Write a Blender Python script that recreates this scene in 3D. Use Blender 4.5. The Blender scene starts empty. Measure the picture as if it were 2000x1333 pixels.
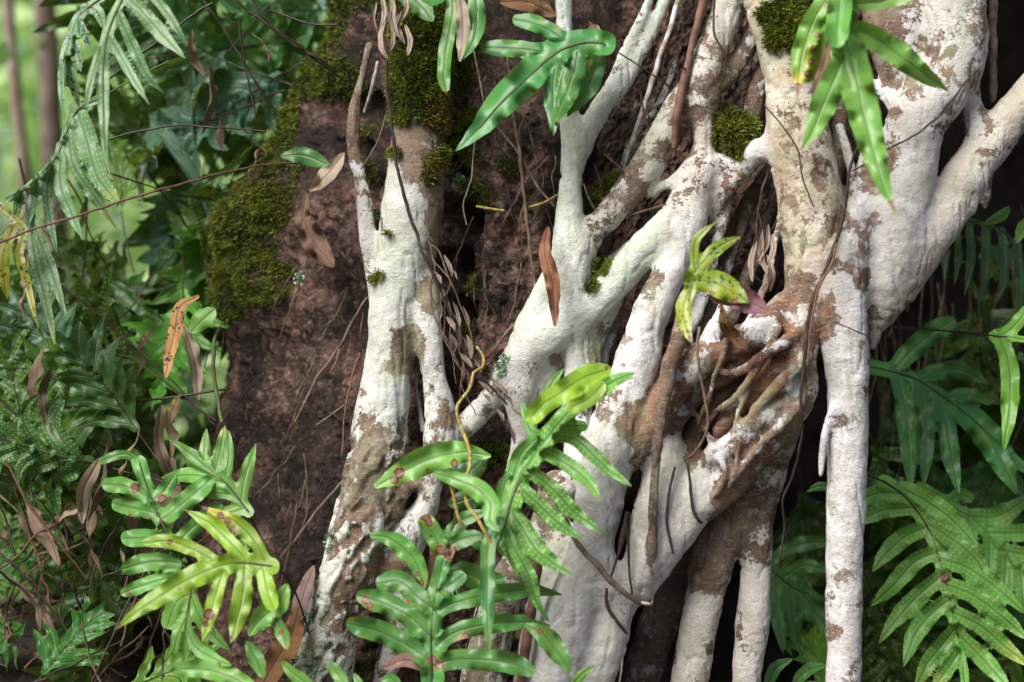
import bpy, math, random
import numpy as np
from mathutils import Vector
random.seed(7); RNG = np.random.default_rng(7)
SC = bpy.context.scene
COL = SC.collection
# ---------------------------------------------------------------- camera
CZ = 0.80; CD = 2.4; PX = 0.0008
cam_d = bpy.data.cameras.new('camera'); cam = bpy.data.objects.new('camera', cam_d); COL.objects.link(cam)
cam.location = (0, -CD, CZ); cam.rotation_euler = (math.radians(90), 0, 0)
cam_d.lens = 54; cam_d.sensor_width = 36; cam_d.clip_end = 400; cam_d.clip_start = 0.05
cam_d.dof.use_dof = True; cam_d.dof.focus_distance = 2.40; cam_d.dof.aperture_fstop = 1.7
SC.camera = cam
# ---------------------------------------------------------------- world, sun, exposure
SUN_EL, SUN_AZ = 47, 226          # azimuth measured from +Y towards +X (behind the camera, to its left)
w = bpy.data.worlds.new("World"); SC.world = w; w.use_nodes = True
wn = w.node_tree; bg = wn.nodes['Background']
sky = wn.nodes.new('ShaderNodeTexSky'); sky.sky_type = 'NISHITA'; sky.sun_disc = False
sky.sun_elevation = math.radians(SUN_EL); sky.sun_rotation = math.radians(SUN_AZ)
sky.dust_density = 4.0; sky.ozone_density = 1.0
wn.links.new(sky.outputs[0], bg.inputs[0]); bg.inputs[1].default_value = 0.05
sun_d = bpy.data.lights.new('sun', 'SUN'); sun = bpy.data.objects.new('sun', sun_d); COL.objects.link(sun)
sun_d.energy = 2.4; sun_d.angle = math.radians(42); sun_d.color = (1.0, 0.975, 0.94)
el, az = math.radians(SUN_EL), math.radians(SUN_AZ)
sdir = Vector((math.sin(az)*math.cos(el), math.cos(az)*math.cos(el), math.sin(el)))
sun.rotation_euler = sdir.to_track_quat('Z', 'Y').to_euler()
SC.view_settings.view_transform = 'Standard'; SC.view_settings.look = 'None'
SC.view_settings.gamma = 1; SC.view_settings.exposure = 1.46

# ---------------------------------------------------------------- helpers
def P(x, y, Y=0.0):
    s = PX*(np.asarray(Y)+CD)/CD
    return np.stack([(np.asarray(x)-1000)*s, np.asarray(Y)+0*np.asarray(x), CZ-(np.asarray(y)-666.5)*s], -1)
def h3(i, j, k, seed):
    with np.errstate(over='ignore'):
        n = (i.astype(np.uint32)*np.uint32(374761393)) ^ (j.astype(np.uint32)*np.uint32(668265263)) ^ (k.astype(np.uint32)*np.uint32(2147483647)) ^ np.uint32((seed*974711+12345) & 0xffffffff)
        n = (n ^ (n >> np.uint32(13)))*np.uint32(1274126177); n = (n ^ (n >> np.uint32(16)))*np.uint32(2246822519); n ^= n >> np.uint32(15)
    return n.astype(np.float64)/4294967295.0
def vnoise(p, seed=0):
    p = np.asarray(p, float); f = np.floor(p); t = p-f; t = t*t*t*(t*(t*6-15)+10); i = f.astype(np.int64)
    out = 0
    for a in (0, 1):
        for b in (0, 1):
            for c in (0, 1):
                wgt = (t[..., 0] if a else 1-t[..., 0])*(t[..., 1] if b else 1-t[..., 1])*(t[..., 2] if c else 1-t[..., 2])
                out = out+wgt*h3(i[..., 0]+a, i[..., 1]+b, i[..., 2]+c, seed)
    return out*2-1
def fbm(p, sc, octv=4, seed=0, gain=.5):
    p = np.asarray(p)*sc; o = 0; a = 1; tot = 0
    for k in range(octv):
        o = o+a*vnoise(p*(2.03**k)+k*17.3, seed+k); tot += a; a *= gain
    return o/tot
def sst(a, b, x): 
    t = np.clip((x-a)/(b-a), 0, 1); return t*t*(3-2*t)
def catmull(pts, step):
    pts = np.asarray(pts, float); n = len(pts)
    if n < 3:
        m = max(2, int(np.linalg.norm((pts[-1]-pts[0])[:2])/step)+1); t = np.linspace(0, 1, m)[:, None]; return pts[0]*(1-t)+pts[-1]*t
    e = np.vstack([2*pts[0]-pts[1], pts, 2*pts[-1]-pts[-2]]); out = []
    for i in range(n-1):
        p0, p1, p2, p3 = e[i:i+4]; m = max(1, int(np.linalg.norm((p2-p1)[:2])/step))
        t = (np.arange(m)/m)[:, None]
        out.append(.5*((2*p1)+(-p0+p2)*t+(2*p0-5*p1+4*p2-p3)*t*t+(-p0+3*p1-3*p2+p3)*t**3))
    out.append(pts[-1:]); return np.vstack(out)
def mesh(name, V, F, mat=None, parent=None, attrs=None, smooth=True, normals=None, origin=None, corner=None):
    V = np.asarray(V, float); F = np.asarray(F, int)
    if origin is not None: V = V-np.asarray(origin)
    me = bpy.data.meshes.new(name); k = F.shape[1]
    me.vertices.add(len(V)); me.vertices.foreach_set('co', V.astype(np.float32).ravel())
    me.loops.add(F.size); me.loops.foreach_set('vertex_index', F.astype(np.int32).ravel())
    me.polygons.add(len(F)); me.polygons.foreach_set('loop_start', np.arange(0, F.size, k, dtype=np.int32))
    me.polygons.foreach_set('use_smooth', np.full(len(F), smooth))
    me.update(calc_edges=True)
    for an, av in (attrs or {}).items():
        a = me.attributes.new(an, 'FLOAT_COLOR', 'POINT'); av = np.asarray(av, np.float32)
        if av.shape[1] < 4: av = np.hstack([av, np.zeros((len(av), 4-av.shape[1]), np.float32)])
        a.data.foreach_set('color', av.ravel())
    me.validate(clean_customdata=False)
    if normals is not None: me.normals_split_custom_set_from_vertices(np.asarray(normals, float).tolist())
    if mat: me.materials.append(mat)
    o = bpy.data.objects.new(name, me); COL.objects.link(o)
    if parent is not None: o.parent = parent
    elif origin is not None: o.location = origin
    return o
def tag(o, label=None, cat=None, group=None, kind=None):
    for k, v in (('label', label), ('category', cat), ('group', group), ('kind', kind)):
        if v: o[k] = v
    return o
def empty(name, loc, label, cat, group=None):
    o = bpy.data.objects.new(name, None); COL.objects.link(o); o.location = loc; o.empty_display_size = .05
    return tag(o, label, cat, group)
def copy_tree(o, parent=None):
    c = o.copy(); COL.objects.link(c)
    if parent is not None: c.parent = parent
    for ch in [q for q in bpy.data.objects if q.parent == o and q is not c] if o.type == 'EMPTY' else []: copy_tree(ch, c)
    return c
def tube_geo(C, R, n=8, cap=True):
    """C (m,3) centres, R (m,) radii -> verts, quads"""
    C = np.asarray(C, float); R = np.asarray(R, float); T = np.gradient(C, axis=0); T /= np.linalg.norm(T, axis=1)[:, None]+1e-12
    up = np.array([0, -1, 0.13]); A = np.cross(T, up); A /= np.linalg.norm(A, axis=1)[:, None]+1e-9; B = np.cross(A, T)
    th = np.linspace(0, 2*np.pi, n, endpoint=False)
    V = C[:, None]+R[:, None, None]*(np.cos(th)[None, :, None]*A[:, None]+np.sin(th)[None, :, None]*B[:, None])
    m = len(C); V = V.reshape(-1, 3); i = np.arange(m-1)[:, None]*n; j = np.arange(n)[None]; j2 = (j+1) % n
    F = np.stack([i+j, i+j2, i+n+j2, i+n+j], -1).reshape(-1, 4)
    return V, F
def merge(parts):
    Vs = []; Fs = []; o = 0
    for V, F in parts: Vs.append(V); Fs.append(F+o); o += len(V)
    return np.vstack(Vs), np.vstack(Fs)
# ---------------------------------------------------------------- node helper
class NT:
    def __init__(s, name):
        s.m = bpy.data.materials.new(name); s.m.use_nodes = True; s.t = s.m.node_tree; s.b = s.t.nodes['Principled BSDF']; s.out = s.t.nodes['Material Output']
    def n(s, ty, ins=None, **kw):
        nd = s.t.nodes.new('ShaderNode'+ty)
        for k, v in kw.items(): setattr(nd, k, v)
        for k, v in (ins or {}).items(): s.set(nd.inputs[k], v)
        return nd
    def set(s, sock, v):
        if hasattr(v, 'links') or isinstance(v, bpy.types.NodeSocket): s.t.links.new(v, sock)
        else:
            if isinstance(v, tuple) and len(v) == 3 and sock.type == 'RGBA': v = (*v, 1)
            sock.default_value = v
    def math(s, op, a, b=0.0, c=None, clamp=False):
        nd = s.t.nodes.new('ShaderNodeMath'); nd.operation = op; nd.use_clamp = clamp; s.set(nd.inputs[0], a); s.set(nd.inputs[1], b)
        if c is not None: s.set(nd.inputs[2], c)
        return nd.outputs[0]
    def mix(s, f, a, b, mode='MIX'):
        nd = s.t.nodes.new('ShaderNodeMix'); nd.data_type = 'RGBA'; nd.blend_type = mode; nd.clamp_factor = True
        s.set(nd.inputs[0], f); s.set(nd.inputs[6], a); s.set(nd.inputs[7], b); return nd.outputs[2]
    def noise(s, vec, scale, detail=4, rough=.55, dist=0):
        return s.n('TexNoise', {'Vector': vec, 'Scale': scale, 'Detail': detail, 'Roughness': rough, 'Distortion': dist}).outputs[0]
    def ss(s, v, a, b):
        nd = s.t.nodes.new('ShaderNodeMapRange'); nd.interpolation_type = 'SMOOTHSTEP'
        s.set(nd.inputs[0], v); s.set(nd.inputs[1], a); s.set(nd.inputs[2], b); return nd.outputs[0]
    def attr(s, name):
        a = s.n('Attribute', attribute_name=name); sp = s.n('SeparateColor', {0: a.outputs['Color']}); return sp.outputs[0], sp.outputs[1], sp.outputs[2], a.outputs['Alpha']
    def bump(s, h, strength=.5, dist=.002, normal=None):
        nd = s.n('Bump', {'Height': h, 'Strength': strength, 'Distance': dist})
        if normal: s.set(nd.inputs['Normal'], normal)
        return nd.outputs[0]
def simple(name, col, rough=.7, var=.35, scale=40, col2=None, bump=0.4, bscale=200, bd=.001):
    t = NT(name); oc = t.n('TexCoord').outputs['Object']; n1 = t.noise(oc, scale, 5, .6)
    c2 = col2 or tuple(c*(1-var) for c in col); t.set(t.b.inputs['Base Color'], t.mix(t.ss(n1, .35, .65), c2, col))
    t.b.inputs['Roughness'].default_value = rough
    t.set(t.b.inputs['Normal'], t.bump(t.noise(oc, bscale, 3), bump, bd)); return t.m
# ---------------------------------------------------------------- materials
def mat_fig():
    t = NT('fig_bark'); oc = t.n('TexCoord').outputs['Object']
    cov, mint, cream, moss = t.attr('pc'); orange, dark, rough_, _ = t.attr('pd')
    # grey brown bark
    nb = t.noise(oc, 14, 6, .6); nf = t.noise(oc, 90, 5, .65)
    bark = t.mix(t.ss(nb, .35, .65), (.11, .065, .043), (.24, .165, .118))
    bark = t.mix(t.math('MULTIPLY', t.ss(nf, .45, .7), .5), bark, (.30, .235, .18))
    org = t.mix(t.ss(nb, .3, .7), (.13, .055, .03), (.29, .145, .08))
    bark = t.mix(orange, bark, org)
    vs = t.n('TexVoronoi', {'Vector': oc, 'Scale': 260.0}).outputs['Distance']
    speck = t.math('MULTIPLY', t.ss(vs, .30, .16), t.ss(t.noise(oc, 45, 3), .48, .62))
    ln = t.noise(t.n('Mapping', {'Vector': oc, 'Scale': (60.0, 60.0, 420.0)}).outputs[0], 1.0, 3, .6)
    bark = t.mix(t.math('MULTIPLY', t.ss(ln, .58, .66), .45), bark, (.42, .36, .29)); bark = t.mix(t.math('MULTIPLY', t.ss(ln, .42, .34), .5), bark, (.07, .045, .033))
    bark = t.mix(t.math('MULTIPLY', speck, .8), bark, (.55, .53, .48))
    # crustose lichen
    wp = t.mix(.012, oc, t.n('TexNoise', {'Vector': oc, 'Scale': 70.0, 'Detail': 5.0, 'Roughness': .7}).outputs[1], 'LINEAR_LIGHT')
    n1 = t.noise(wp, 19, 6, .6, .2); n2 = t.noise(wp, 62, 7, .72); n3 = t.noise(oc, 210, 4, .7)
    v = t.math('ADD', t.math('MULTIPLY', t.math('SUBTRACT', n1, .5), 1.45), t.math('MULTIPLY', t.math('SUBTRACT', n2, .5), 1.25))
    v = t.math('ADD', v, t.math('MULTIPLY', t.math('SUBTRACT', n3, .5), .45))
    v = t.math('ADD', t.math('ADD', v, .61), cov)
    mask = t.ss(v, .59, .635)
    white = t.mix(t.ss(t.noise(oc, 30, 6, .65), .38, .66), (.60, .59, .585), (.735, .745, .77))
    white = t.mix(t.math('MULTIPLY', t.ss(t.noise(oc, 160, 4, .7), .50, .68), .30), white, (.46, .42, .38))
    mintc = t.mix(t.ss(t.noise(oc, 26, 5), .38, .62), (.62, .70, .61), (.48, .63, .41))
    white = t.mix(t.math('MULTIPLY', t.ss(t.noise(oc, 48, 7, .75), .50, .66), .38), white, (.44, .40, .37)); white = t.mix(mint, white, mintc)
    creamc = t.mix(t.ss(t.noise(oc, 18, 6), .35, .68), (.44, .34, .225), (.70, .65, .56))
    white = t.mix(cream, white, creamc)
    # second, thinner grey lichen and dark mould
    g = t.ss(t.noise(oc, 33, 7, .65, .4), .56, .62)
    bark = t.mix(t.math('MULTIPLY', g, .55), bark, (.40, .36, .31))
    edge = t.math('MULTIPLY', t.ss(t.math('ABSOLUTE', t.math('SUBTRACT', v, .60)), .03, .0), .35)
    patch = t.ss(t.noise(wp, 31, 8, .68, .2), .49, .54); white = t.mix(t.math('MULTIPLY', patch, .30), white, (.42, .38, .335)); white = t.mix(t.math('MULTIPLY', t.ss(t.noise(wp, 9, 7, .7), .50, .60), .24), white, (.50, .42, .33))
    pit = t.ss(t.n('TexVoronoi', {'Vector': oc, 'Scale': 420.0}).outputs['Distance'], .24, .10); white = t.mix(t.math('MULTIPLY', t.math('MULTIPLY', pit, t.ss(n3, .45, .6)), .65), white, (.20, .17, .14))
    crk = t.n('TexVoronoi', {'Vector': t.n('Mapping', {'Vector': t.mix(.06, oc, t.n('TexNoise', {'Vector': oc, 'Scale': 30.0, 'Detail': 4.0}).outputs[1]), 'Scale': (20.0, 20.0, 34.0)}).outputs[0], 'Scale': 1.0}, feature='DISTANCE_TO_EDGE').outputs['Distance']
    crack = t.math('MULTIPLY', t.ss(crk, .014, .003), t.ss(t.noise(oc, 13, 3), .60, .66))
    col = t.mix(mask, bark, white); col = t.mix(edge, col, (.20, .15, .11)); col = t.mix(t.math('MULTIPLY', crack, .5), col, (.10, .075, .06))
    d = t.math('MULTIPLY', t.ss(t.noise(oc, 55, 8, .75), .60, .68), .55)
    col = t.mix(d, col, (.17, .15, .125))
    gr = t.math('MULTIPLY', t.ss(t.noise(oc, 11, 4, .6), .50, .66), .34)
    col = t.mix(gr, col, (.36, .42, .25))
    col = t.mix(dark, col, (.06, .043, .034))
    col = t.mix(moss, col, (.045, .06, .012))
    t.set(t.b.inputs['Base Color'], col); t.b.inputs['Roughness'].default_value = .82; t.b.inputs['Specular IOR Level'].default_value = .25
    fine = t.noise(oc, 330, 5, .7); med = t.noise(oc, 95, 6, .65)
    mp = t.n('Mapping', {'Vector': oc, 'Scale': (40.0, 40.0, 110.0)}).outputs[0]
    wr = t.noise(mp, 1.0, 5, .6, .6)
    vor = t.n('TexVoronoi', {'Vector': oc, 'Scale': 60.0}, feature='DISTANCE_TO_EDGE').outputs['Distance']
    h = t.math('ADD', t.math('MULTIPLY', fine, 1.25), t.math('MULTIPLY', med, .9)); h = t.math('ADD', h, t.math('MULTIPLY', t.noise(oc, 170, 4, .7), .6)); h = t.math('SUBTRACT', h, t.math('MULTIPLY', crack, .8))
    h = t.math('ADD', h, t.math('MULTIPLY', t.math('MULTIPLY', wr, t.ss(n1, .4, .6)), 1.3))
    h = t.math('ADD', h, t.math('MULTIPLY', mask, .42))
    t.set(t.b.inputs['Normal'], t.bump(h, .8, .0028))
    return t.m
def mat_host():
    t = NT('old_trunk_bark'); oc = t.n('TexCoord').outputs['Object']
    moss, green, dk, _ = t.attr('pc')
    n1 = t.noise(oc, 9, 8, .65, .4); n2 = t.noise(oc, 60, 8, .7, .6); n3 = t.noise(oc, 230, 4, .6)
    c = t.mix(t.ss(n1, .36, .64), (.045, .022, .014), (.25, .120, .078))
    c = t.mix(t.ss(n2, .47, .60), c, (.36, .215, .185))
    c = t.mix(t.ss(n2, .44, .34), c, (.028, .016, .012))
    c = t.mix(t.math('MULTIPLY', t.ss(t.noise(oc, 5, 5), .43, .57), .75), c, t.mix(t.ss(n2, .4, .62), (.11, .055, .038), (.50, .32, .25)))
    c = t.mix(t.math('MULTIPLY', t.ss(t.noise(oc, 40, 6, .7), .60, .66), .6), c, (.26, .28, .18))
    c = t.mix(t.math('MULTIPLY', t.ss(t.noise(oc, 6.5, 6, .65), .48, .58), .85), c, (.018, .012, .009))
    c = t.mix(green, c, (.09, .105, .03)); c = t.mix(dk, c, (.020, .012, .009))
    mo = t.mix(t.ss(n1, .4, .6), (.03, .045, .008), (.085, .055, .012))
    dv = t.mix(.07, oc, t.n('TexNoise', {'Vector': oc, 'Scale': 38.0, 'Detail': 6.0, 'Roughness': .7}).outputs[1])
    dv = t.n('Mapping', {'Vector': dv, 'Scale': (105.0, 105.0, 55.0), 'Rotation': (.3, .5, .4)}).outputs[0]
    fc = t.n('TexVoronoi', {'Vector': dv, 'Scale': 1.0}); fe = t.n('TexVoronoi', {'Vector': dv, 'Scale': 1.0}, feature='DISTANCE_TO_EDGE').outputs['Distance']
    fv = t.n('SeparateColor', {0: fc.outputs['Color']}).outputs[0]; vm = t.ss(t.noise(oc, 13, 5, .6), .42, .60)
    c = t.mix(t.math('MULTIPLY', t.ss(fv, .5, 1.0), t.math('MULTIPLY', vm, .75)), c, (.43, .26, .195)); c = t.mix(t.math('MULTIPLY', t.ss(fv, .45, .0), .5), c, (.05, .028, .02))
    c = t.mix(t.math('MULTIPLY', t.ss(fe, .12, .02), t.math('MULTIPLY', vm, .7)), c, (.018, .011, .008))
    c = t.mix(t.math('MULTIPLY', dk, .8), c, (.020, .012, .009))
    c = t.mix(moss, c, mo)
    t.set(t.b.inputs['Base Color'], c); t.set(t.b.inputs['Roughness'], t.math('ADD', t.math('MULTIPLY', n2, .3), .45))
    h = t.math('ADD', t.math('MULTIPLY', n2, 1.6), t.math('MULTIPLY', n3, .6)); h = t.math('ADD', h, t.math('MULTIPLY', t.ss(fe, .0, .25), t.math('MULTIPLY', vm, .6))); h = t.math('ADD', h, t.math('MULTIPLY', fv, .5))
    t.set(t.b.inputs['Normal'], t.bump(h, 1.0, .009)); return t.m
def mat_leaf(name='fern_leaf', rough=.34, trans=.30, dead=False):
    t = NT(name); oc = t.n('TexCoord').outputs['Object']; oi = t.n('ObjectInfo')
    bl, yl, sp, so = t.attr('fa'); lat, s, tt, wv = t.attr('fb')
    base = t.mix(t.math('MULTIPLY', wv, 1.0), t.mix(.45, oi.outputs['Color'], (.01, .02, .004), 'MIX'), oi.outputs['Color'])
    n1 = t.noise(oc, 22, 4); n2 = t.noise(oc, 160, 3)
    c = t.mix(t.math('MULTIPLY', t.ss(n1, .4, .7), .32), base, t.mix(.5, base, (.30, .36, .06) if not dead else (.35, .22, .12), 'MIX'))
    c = t.mix(t.math('MULTIPLY', t.ss(n2, .5, .7), .12), c, (.02, .05, .012) if not dead else (.05, .03, .02))
    # side veins (faint, slanted) and midvein
    al = t.math('ABSOLUTE', lat)
    sv = t.math('ABSOLUTE', t.math('SINE', t.math('MULTIPLY', t.math('SUBTRACT', s, t.math('MULTIPLY', al, .8)), .33)))
    svm = t.ss(sv, .22, .02)
    c = t.mix(t.math('MULTIPLY', svm, .07), c, t.mix(.6, c, (.25, .38, .12) if not dead else (.4, .3, .2)))
    mid = t.ss(al, 1.35, .35)
    c = t.mix(t.math('MULTIPLY', mid, .6), c, (.05, .085, .02) if not dead else (.08, .04, .02))
    c = t.mix(t.math('MULTIPLY', t.ss(t.math('ABSOLUTE', t.math('SUBTRACT', al, 2.3)), 1.2, .2), .12), c, (.30, .42, .16) if not dead else (.45, .3, .18))
    # yellowing
    c = t.mix(t.ss(t.math('ADD', yl, t.math('MULTIPLY', t.math('SUBTRACT', n1, .5), .7)), .25, .8), c, (.47, .43, .03) if not dead else (.45, .24, .07))
    # sori: two rows of dots each side
    sx = t.math('SUBTRACT', t.math('FRACT', t.math('DIVIDE', s, 11.0)), .5)
    lx = t.math('MULTIPLY', t.math('SUBTRACT', t.math('FRACT', t.math('DIVIDE', al, 8.0)), .5), .75)
    dd = t.math('SQRT', t.math('ADD', t.math('MULTIPLY', sx, sx), t.math('MULTIPLY', lx, lx)))
    dot = t.math('MULTIPLY', t.math('MULTIPLY', t.ss(dd, .26, .15), t.ss(so, .3, .6)), t.ss(al, 3.4, 4.4))
    c = t.mix(t.math('MULTIPLY', dot, .55), c, (.50, .62, .20))
    # black spots
    vo = t.n('TexVoronoi', {'Vector': oc, 'Scale': 150.0, 'Randomness': 1.0}).outputs['Distance']
    spm = t.math('MULTIPLY', t.ss(t.math('ADD', vo, t.math('MULTIPLY', t.math('SUBTRACT', t.noise(oc, 50, 3), .5), 1.1)), .34, .22), t.ss(sp, .15, .5))
    c = t.mix(spm, c, (.018, .02, .022))
    # rust blotches, ringed
    b2 = t.math('ADD', bl, t.math('MULTIPLY', t.math('SUBTRACT', t.noise(oc, 95, 4), .5), 1.1))
    c = t.mix(t.math('MULTIPLY', t.ss(b2, .12, .3), .7), c, (.40, .30, .03))
    c = t.mix(t.ss(b2, .34, .42), c, t.mix(t.ss(b2, .55, .75), (.07, .028, .018), (.24, .13, .10)))
    t.set(t.b.inputs['Base Color'], c); t.b.inputs['Roughness'].default_value = rough
    t.b.inputs['Specular IOR Level'].default_value = .42 if not dead else .25
    h = t.math('ADD', t.math('MULTIPLY', t.ss(al, 2.6, .3), -1.2), t.math('MULTIPLY', n2, .35))
    h = t.math('ADD', h, t.math('MULTIPLY', dot, .6))
    h = t.math('ADD', h, t.math('MULTIPLY', t.noise(oc, 55, 3), .3))
    nb = t.bump(h, .55, .0013); t.set(t.b.inputs['Normal'], nb)
    tr = t.n('BsdfTranslucent', {'Color': t.mix(.55, c, (.28, .40, .03) if not dead else (.3, .16, .07)), 'Normal': nb})
    mx = t.n('MixShader', {0: trans, 1: t.b.outputs[0], 2: tr.outputs[0]}); t.set(t.out.inputs[0], mx.outputs[0]); return t.m
def mat_moss():
    t = NT('moss'); a, b, c_, _ = t.attr('mv')
    c = t.mix(a, (.045, .07, .009), (.24, .285, .028)); c = t.mix(b, c, (.23, .12, .03))
    t.set(t.b.inputs['Base Color'], c); t.b.inputs['Roughness'].default_value = .7
    tr = t.n('BsdfTranslucent', {'Color': c}); mx = t.n('MixShader', {0: .25, 1: t.b.outputs[0], 2: tr.outputs[0]}); t.set(t.out.inputs[0], mx.outputs[0]); return t.m
def mat_far():
    t = NT('far_foliage'); a, b, c_, _ = t.attr('mv')
    c = t.mix(a, (.16, .34, .08), (.66, .84, .40)); c = t.mix(b, c, (.05, .17, .08))  # pale green raised above leaf tone to stand in for overexposed daylight
    t.set(t.b.inputs['Base Color'], c); t.b.inputs['Roughness'].default_value = .4
    tr = t.n('BsdfTranslucent', {'Color': t.mix(.5, c, (.35, .6, .1))}); mx = t.n('MixShader', {0: .4, 1: t.b.outputs[0], 2: tr.outputs[0]}); t.set(t.out.inputs[0], mx.outputs[0]); return t.m
def mat_ground():
    t = NT('forest_soil'); oc = t.n('TexCoord').outputs['Object']
    n1 = t.noise(oc, 7, 8, .65); n2 = t.noise(oc, 45, 6, .7)
    c = t.mix(t.ss(n1, .35, .65), (.012, .008, .006), (.045, .030, .02)); c = t.mix(t.ss(n2, .54, .66), c, (.10, .07, .05))
    t.set(t.b.inputs['Base Color'], c); t.b.inputs['Roughness'].default_value = .9
    t.set(t.b.inputs['Normal'], t.bump(n2, 1.0, .01)); return t.m
M = dict(fig=mat_fig(), host=mat_host(), leaf=mat_leaf(), dead=mat_leaf('withered_leaf', .7, .15, True), moss=mat_moss(), far=mat_far(), soil=mat_ground(), shadesoil=simple('shaded_bank_soil', (.030, .020, .014), .95, .6, 12, (.010, .007, .005), .8, 60, .006),
    stalk=simple('dark_stalk', (.05, .028, .016), .45, .5, 60), stalkg=simple('green_stalk', (.13, .16, .04), .5, .5, 60),
    twig=simple('brown_twig', (.20, .13, .09), .8, .6, 60), twigd=simple('dark_rootlet', (.045, .026, .02), .8, .6, 60), twigr=simple('red_brown_root', (.19, .095, .06), .75, .5, 70),
    pale=simple('pale_twig', (.42, .37, .30), .8, .6, 90), vine=simple('yellow_vine', (.40, .33, .07), .6, .6, 150, (.17, .12, .03)),
    wood=simple('sapling_bark', (.20, .125, .10), .85, .6, 9, (.36, .28, .24), .8, 60, .004), lich=simple('lichen', (.50, .62, .48), .9, .4, 80, (.30, .42, .26)),
    white=simple('whitened_root', (.66, .66, .63), .85, .35, 60, (.30, .24, .18)))
# ================================================================ GROUND
def gz(x, y):
    left = sst(-.25, -.75, x)*sst(-.25, .55, y)*(.34)
    far = sst(1.5, 14, y)*.9
    return left+far+.03*fbm(np.stack([x, y, 0*x], -1), 1.5, 3, 3)*sst(0, 1, np.abs(y)+1)
gx_ = np.sinh(np.linspace(-5.2, 5.2, 240))*.55; gy_ = np.sinh(np.linspace(-3.6, 5.2, 240))*.6
GX, GY = np.meshgrid(gx_, gy_, indexing='ij'); GV = np.stack([GX, GY, gz(GX, GY)+.012*fbm(np.stack([GX, GY, 0*GX], -1), 9, 3, 8)], -1).reshape(-1, 3)
i, j = np.meshgrid(np.arange(239), np.arange(239), indexing='ij'); q = (i*240+j).ravel()
tag(mesh('ground', GV, np.stack([q, q+240, q+241, q+1], -1), M['soil']), kind='structure')
# earth bank added behind the right hand ferns; soil colour carries the hollow's shade
u = np.linspace(0, 1, 160); v = np.linspace(0, 1, 120); U, Vv = np.meshgrid(u, v, indexing='ij')
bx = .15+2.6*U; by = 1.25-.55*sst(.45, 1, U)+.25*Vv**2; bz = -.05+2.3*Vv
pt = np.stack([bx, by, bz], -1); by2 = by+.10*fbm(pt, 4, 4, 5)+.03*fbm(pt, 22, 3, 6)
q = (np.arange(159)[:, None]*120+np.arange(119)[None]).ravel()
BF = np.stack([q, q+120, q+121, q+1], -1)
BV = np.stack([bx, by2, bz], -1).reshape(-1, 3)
tag(mesh('earth_bank', BV, BF, M['shadesoil']), kind='structure')

# ================================================================ OLD HOST TRUNK
HR = np.array([  # py, left px, right px
 (-1500, 900, 2500), (-700, 800, 2350), (-200, 700, 2150), (0, 640, 2070), (180, 560, 1990), (370, 495, 1880), (560, 430, 1740), (760, 378, 1600), (900, 352, 1480), (1100, 335, 1350), (1333, 318, 1200), (1700, 270, 1150), (1900, 240, 1150)])
HD = .34
def host_edges(py): return np.interp(py, HR[:, 0], HR[:, 1]), np.interp(py, HR[:, 0], HR[:, 2])
def host_Y(px, py):
    l, r = host_edges(py); c = (l+r)/2; hw = (r-l)/2; a = np.clip((px-c)/hw, -.999, .999)
    return .10+HD-HD*(1-np.abs(a)**2.4)**(1/2.4)
nu, nv = 900, 860
vv = np.linspace(-420, 1750, nv)
th = np.concatenate([np.linspace(0, np.pi, 780), np.linspace(np.pi, 2*np.pi, nu-780+1)[1:]])[:nu]
TH, VV = np.meshgrid(th, vv, indexing='ij'); L, R = host_edges(VV); L = L+16*np.sin(VV/95.)+10*np.sin(VV/37.+1)+18*np.sin(VV/160.+2.2)
cx = (L+R)/2; hw = (R-L)/2
ex = 2/2.4; ca = np.cos(TH); sa = np.sin(TH)
hx = cx-hw*np.sign(ca)*np.abs(ca)**ex; hy = .10+HD-HD*np.sign(sa)*np.abs(sa)**ex
HV = P(hx, VV, .12); HV[..., 1] = hy
Nn = np.stack([-np.sign(ca)*np.abs(ca)**.8/.5, -np.sign(sa)*np.abs(sa)**.8, 0*ca], -1); Nn /= np.linalg.norm(Nn, axis=-1)[..., None]
q3 = HV*np.array([1, 1, .65])
def blobs(px, py, L_, soft=.35):
    m = np.zeros(np.broadcast(px, py).shape)
    for (x, y, r, *k) in L_:
        k = k[0] if k else 1.0
        m = np.maximum(m, k*np.clip((1-np.hypot(px-x, py-y)/r)/soft, 0, 1))
    return m
rid = 1-np.abs(fbm(q3, 16, 4, 11))*2
rid2 = 1-np.abs(fbm(q3, 42, 3, 14))*3
recess = sst(1060, 1130, hx)*sst(620, 430, VV)+.3*sst(900, 1000, hx)*sst(300, 120, VV)+sst(1080, 1200, hx)*sst(.0, .2, VV*0+1)
disp = .030*fbm(q3, 4.5, 3, 1)+.016*fbm(q3, 14, 4, 2)+.007*rid+.005*rid2+.0095*fbm(HV, 85, 3, 4, .7)+.004*np.abs(fbm(HV, 150, 2, 44))+.014*(1-np.abs(fbm(np.stack([HV[...,0]-.22*HV[...,2], HV[...,1], .22*HV[...,2]], -1), 24, 3, 15))*3)*(1-np.clip(recess,0,1))-.15*np.clip(recess, 0, 1)-.12*blobs(hx, VV, [(885,430,75),(880,520,60),(890,340,50),(715,200,45),(700,290,40),(905,600,40)], .9)
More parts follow.
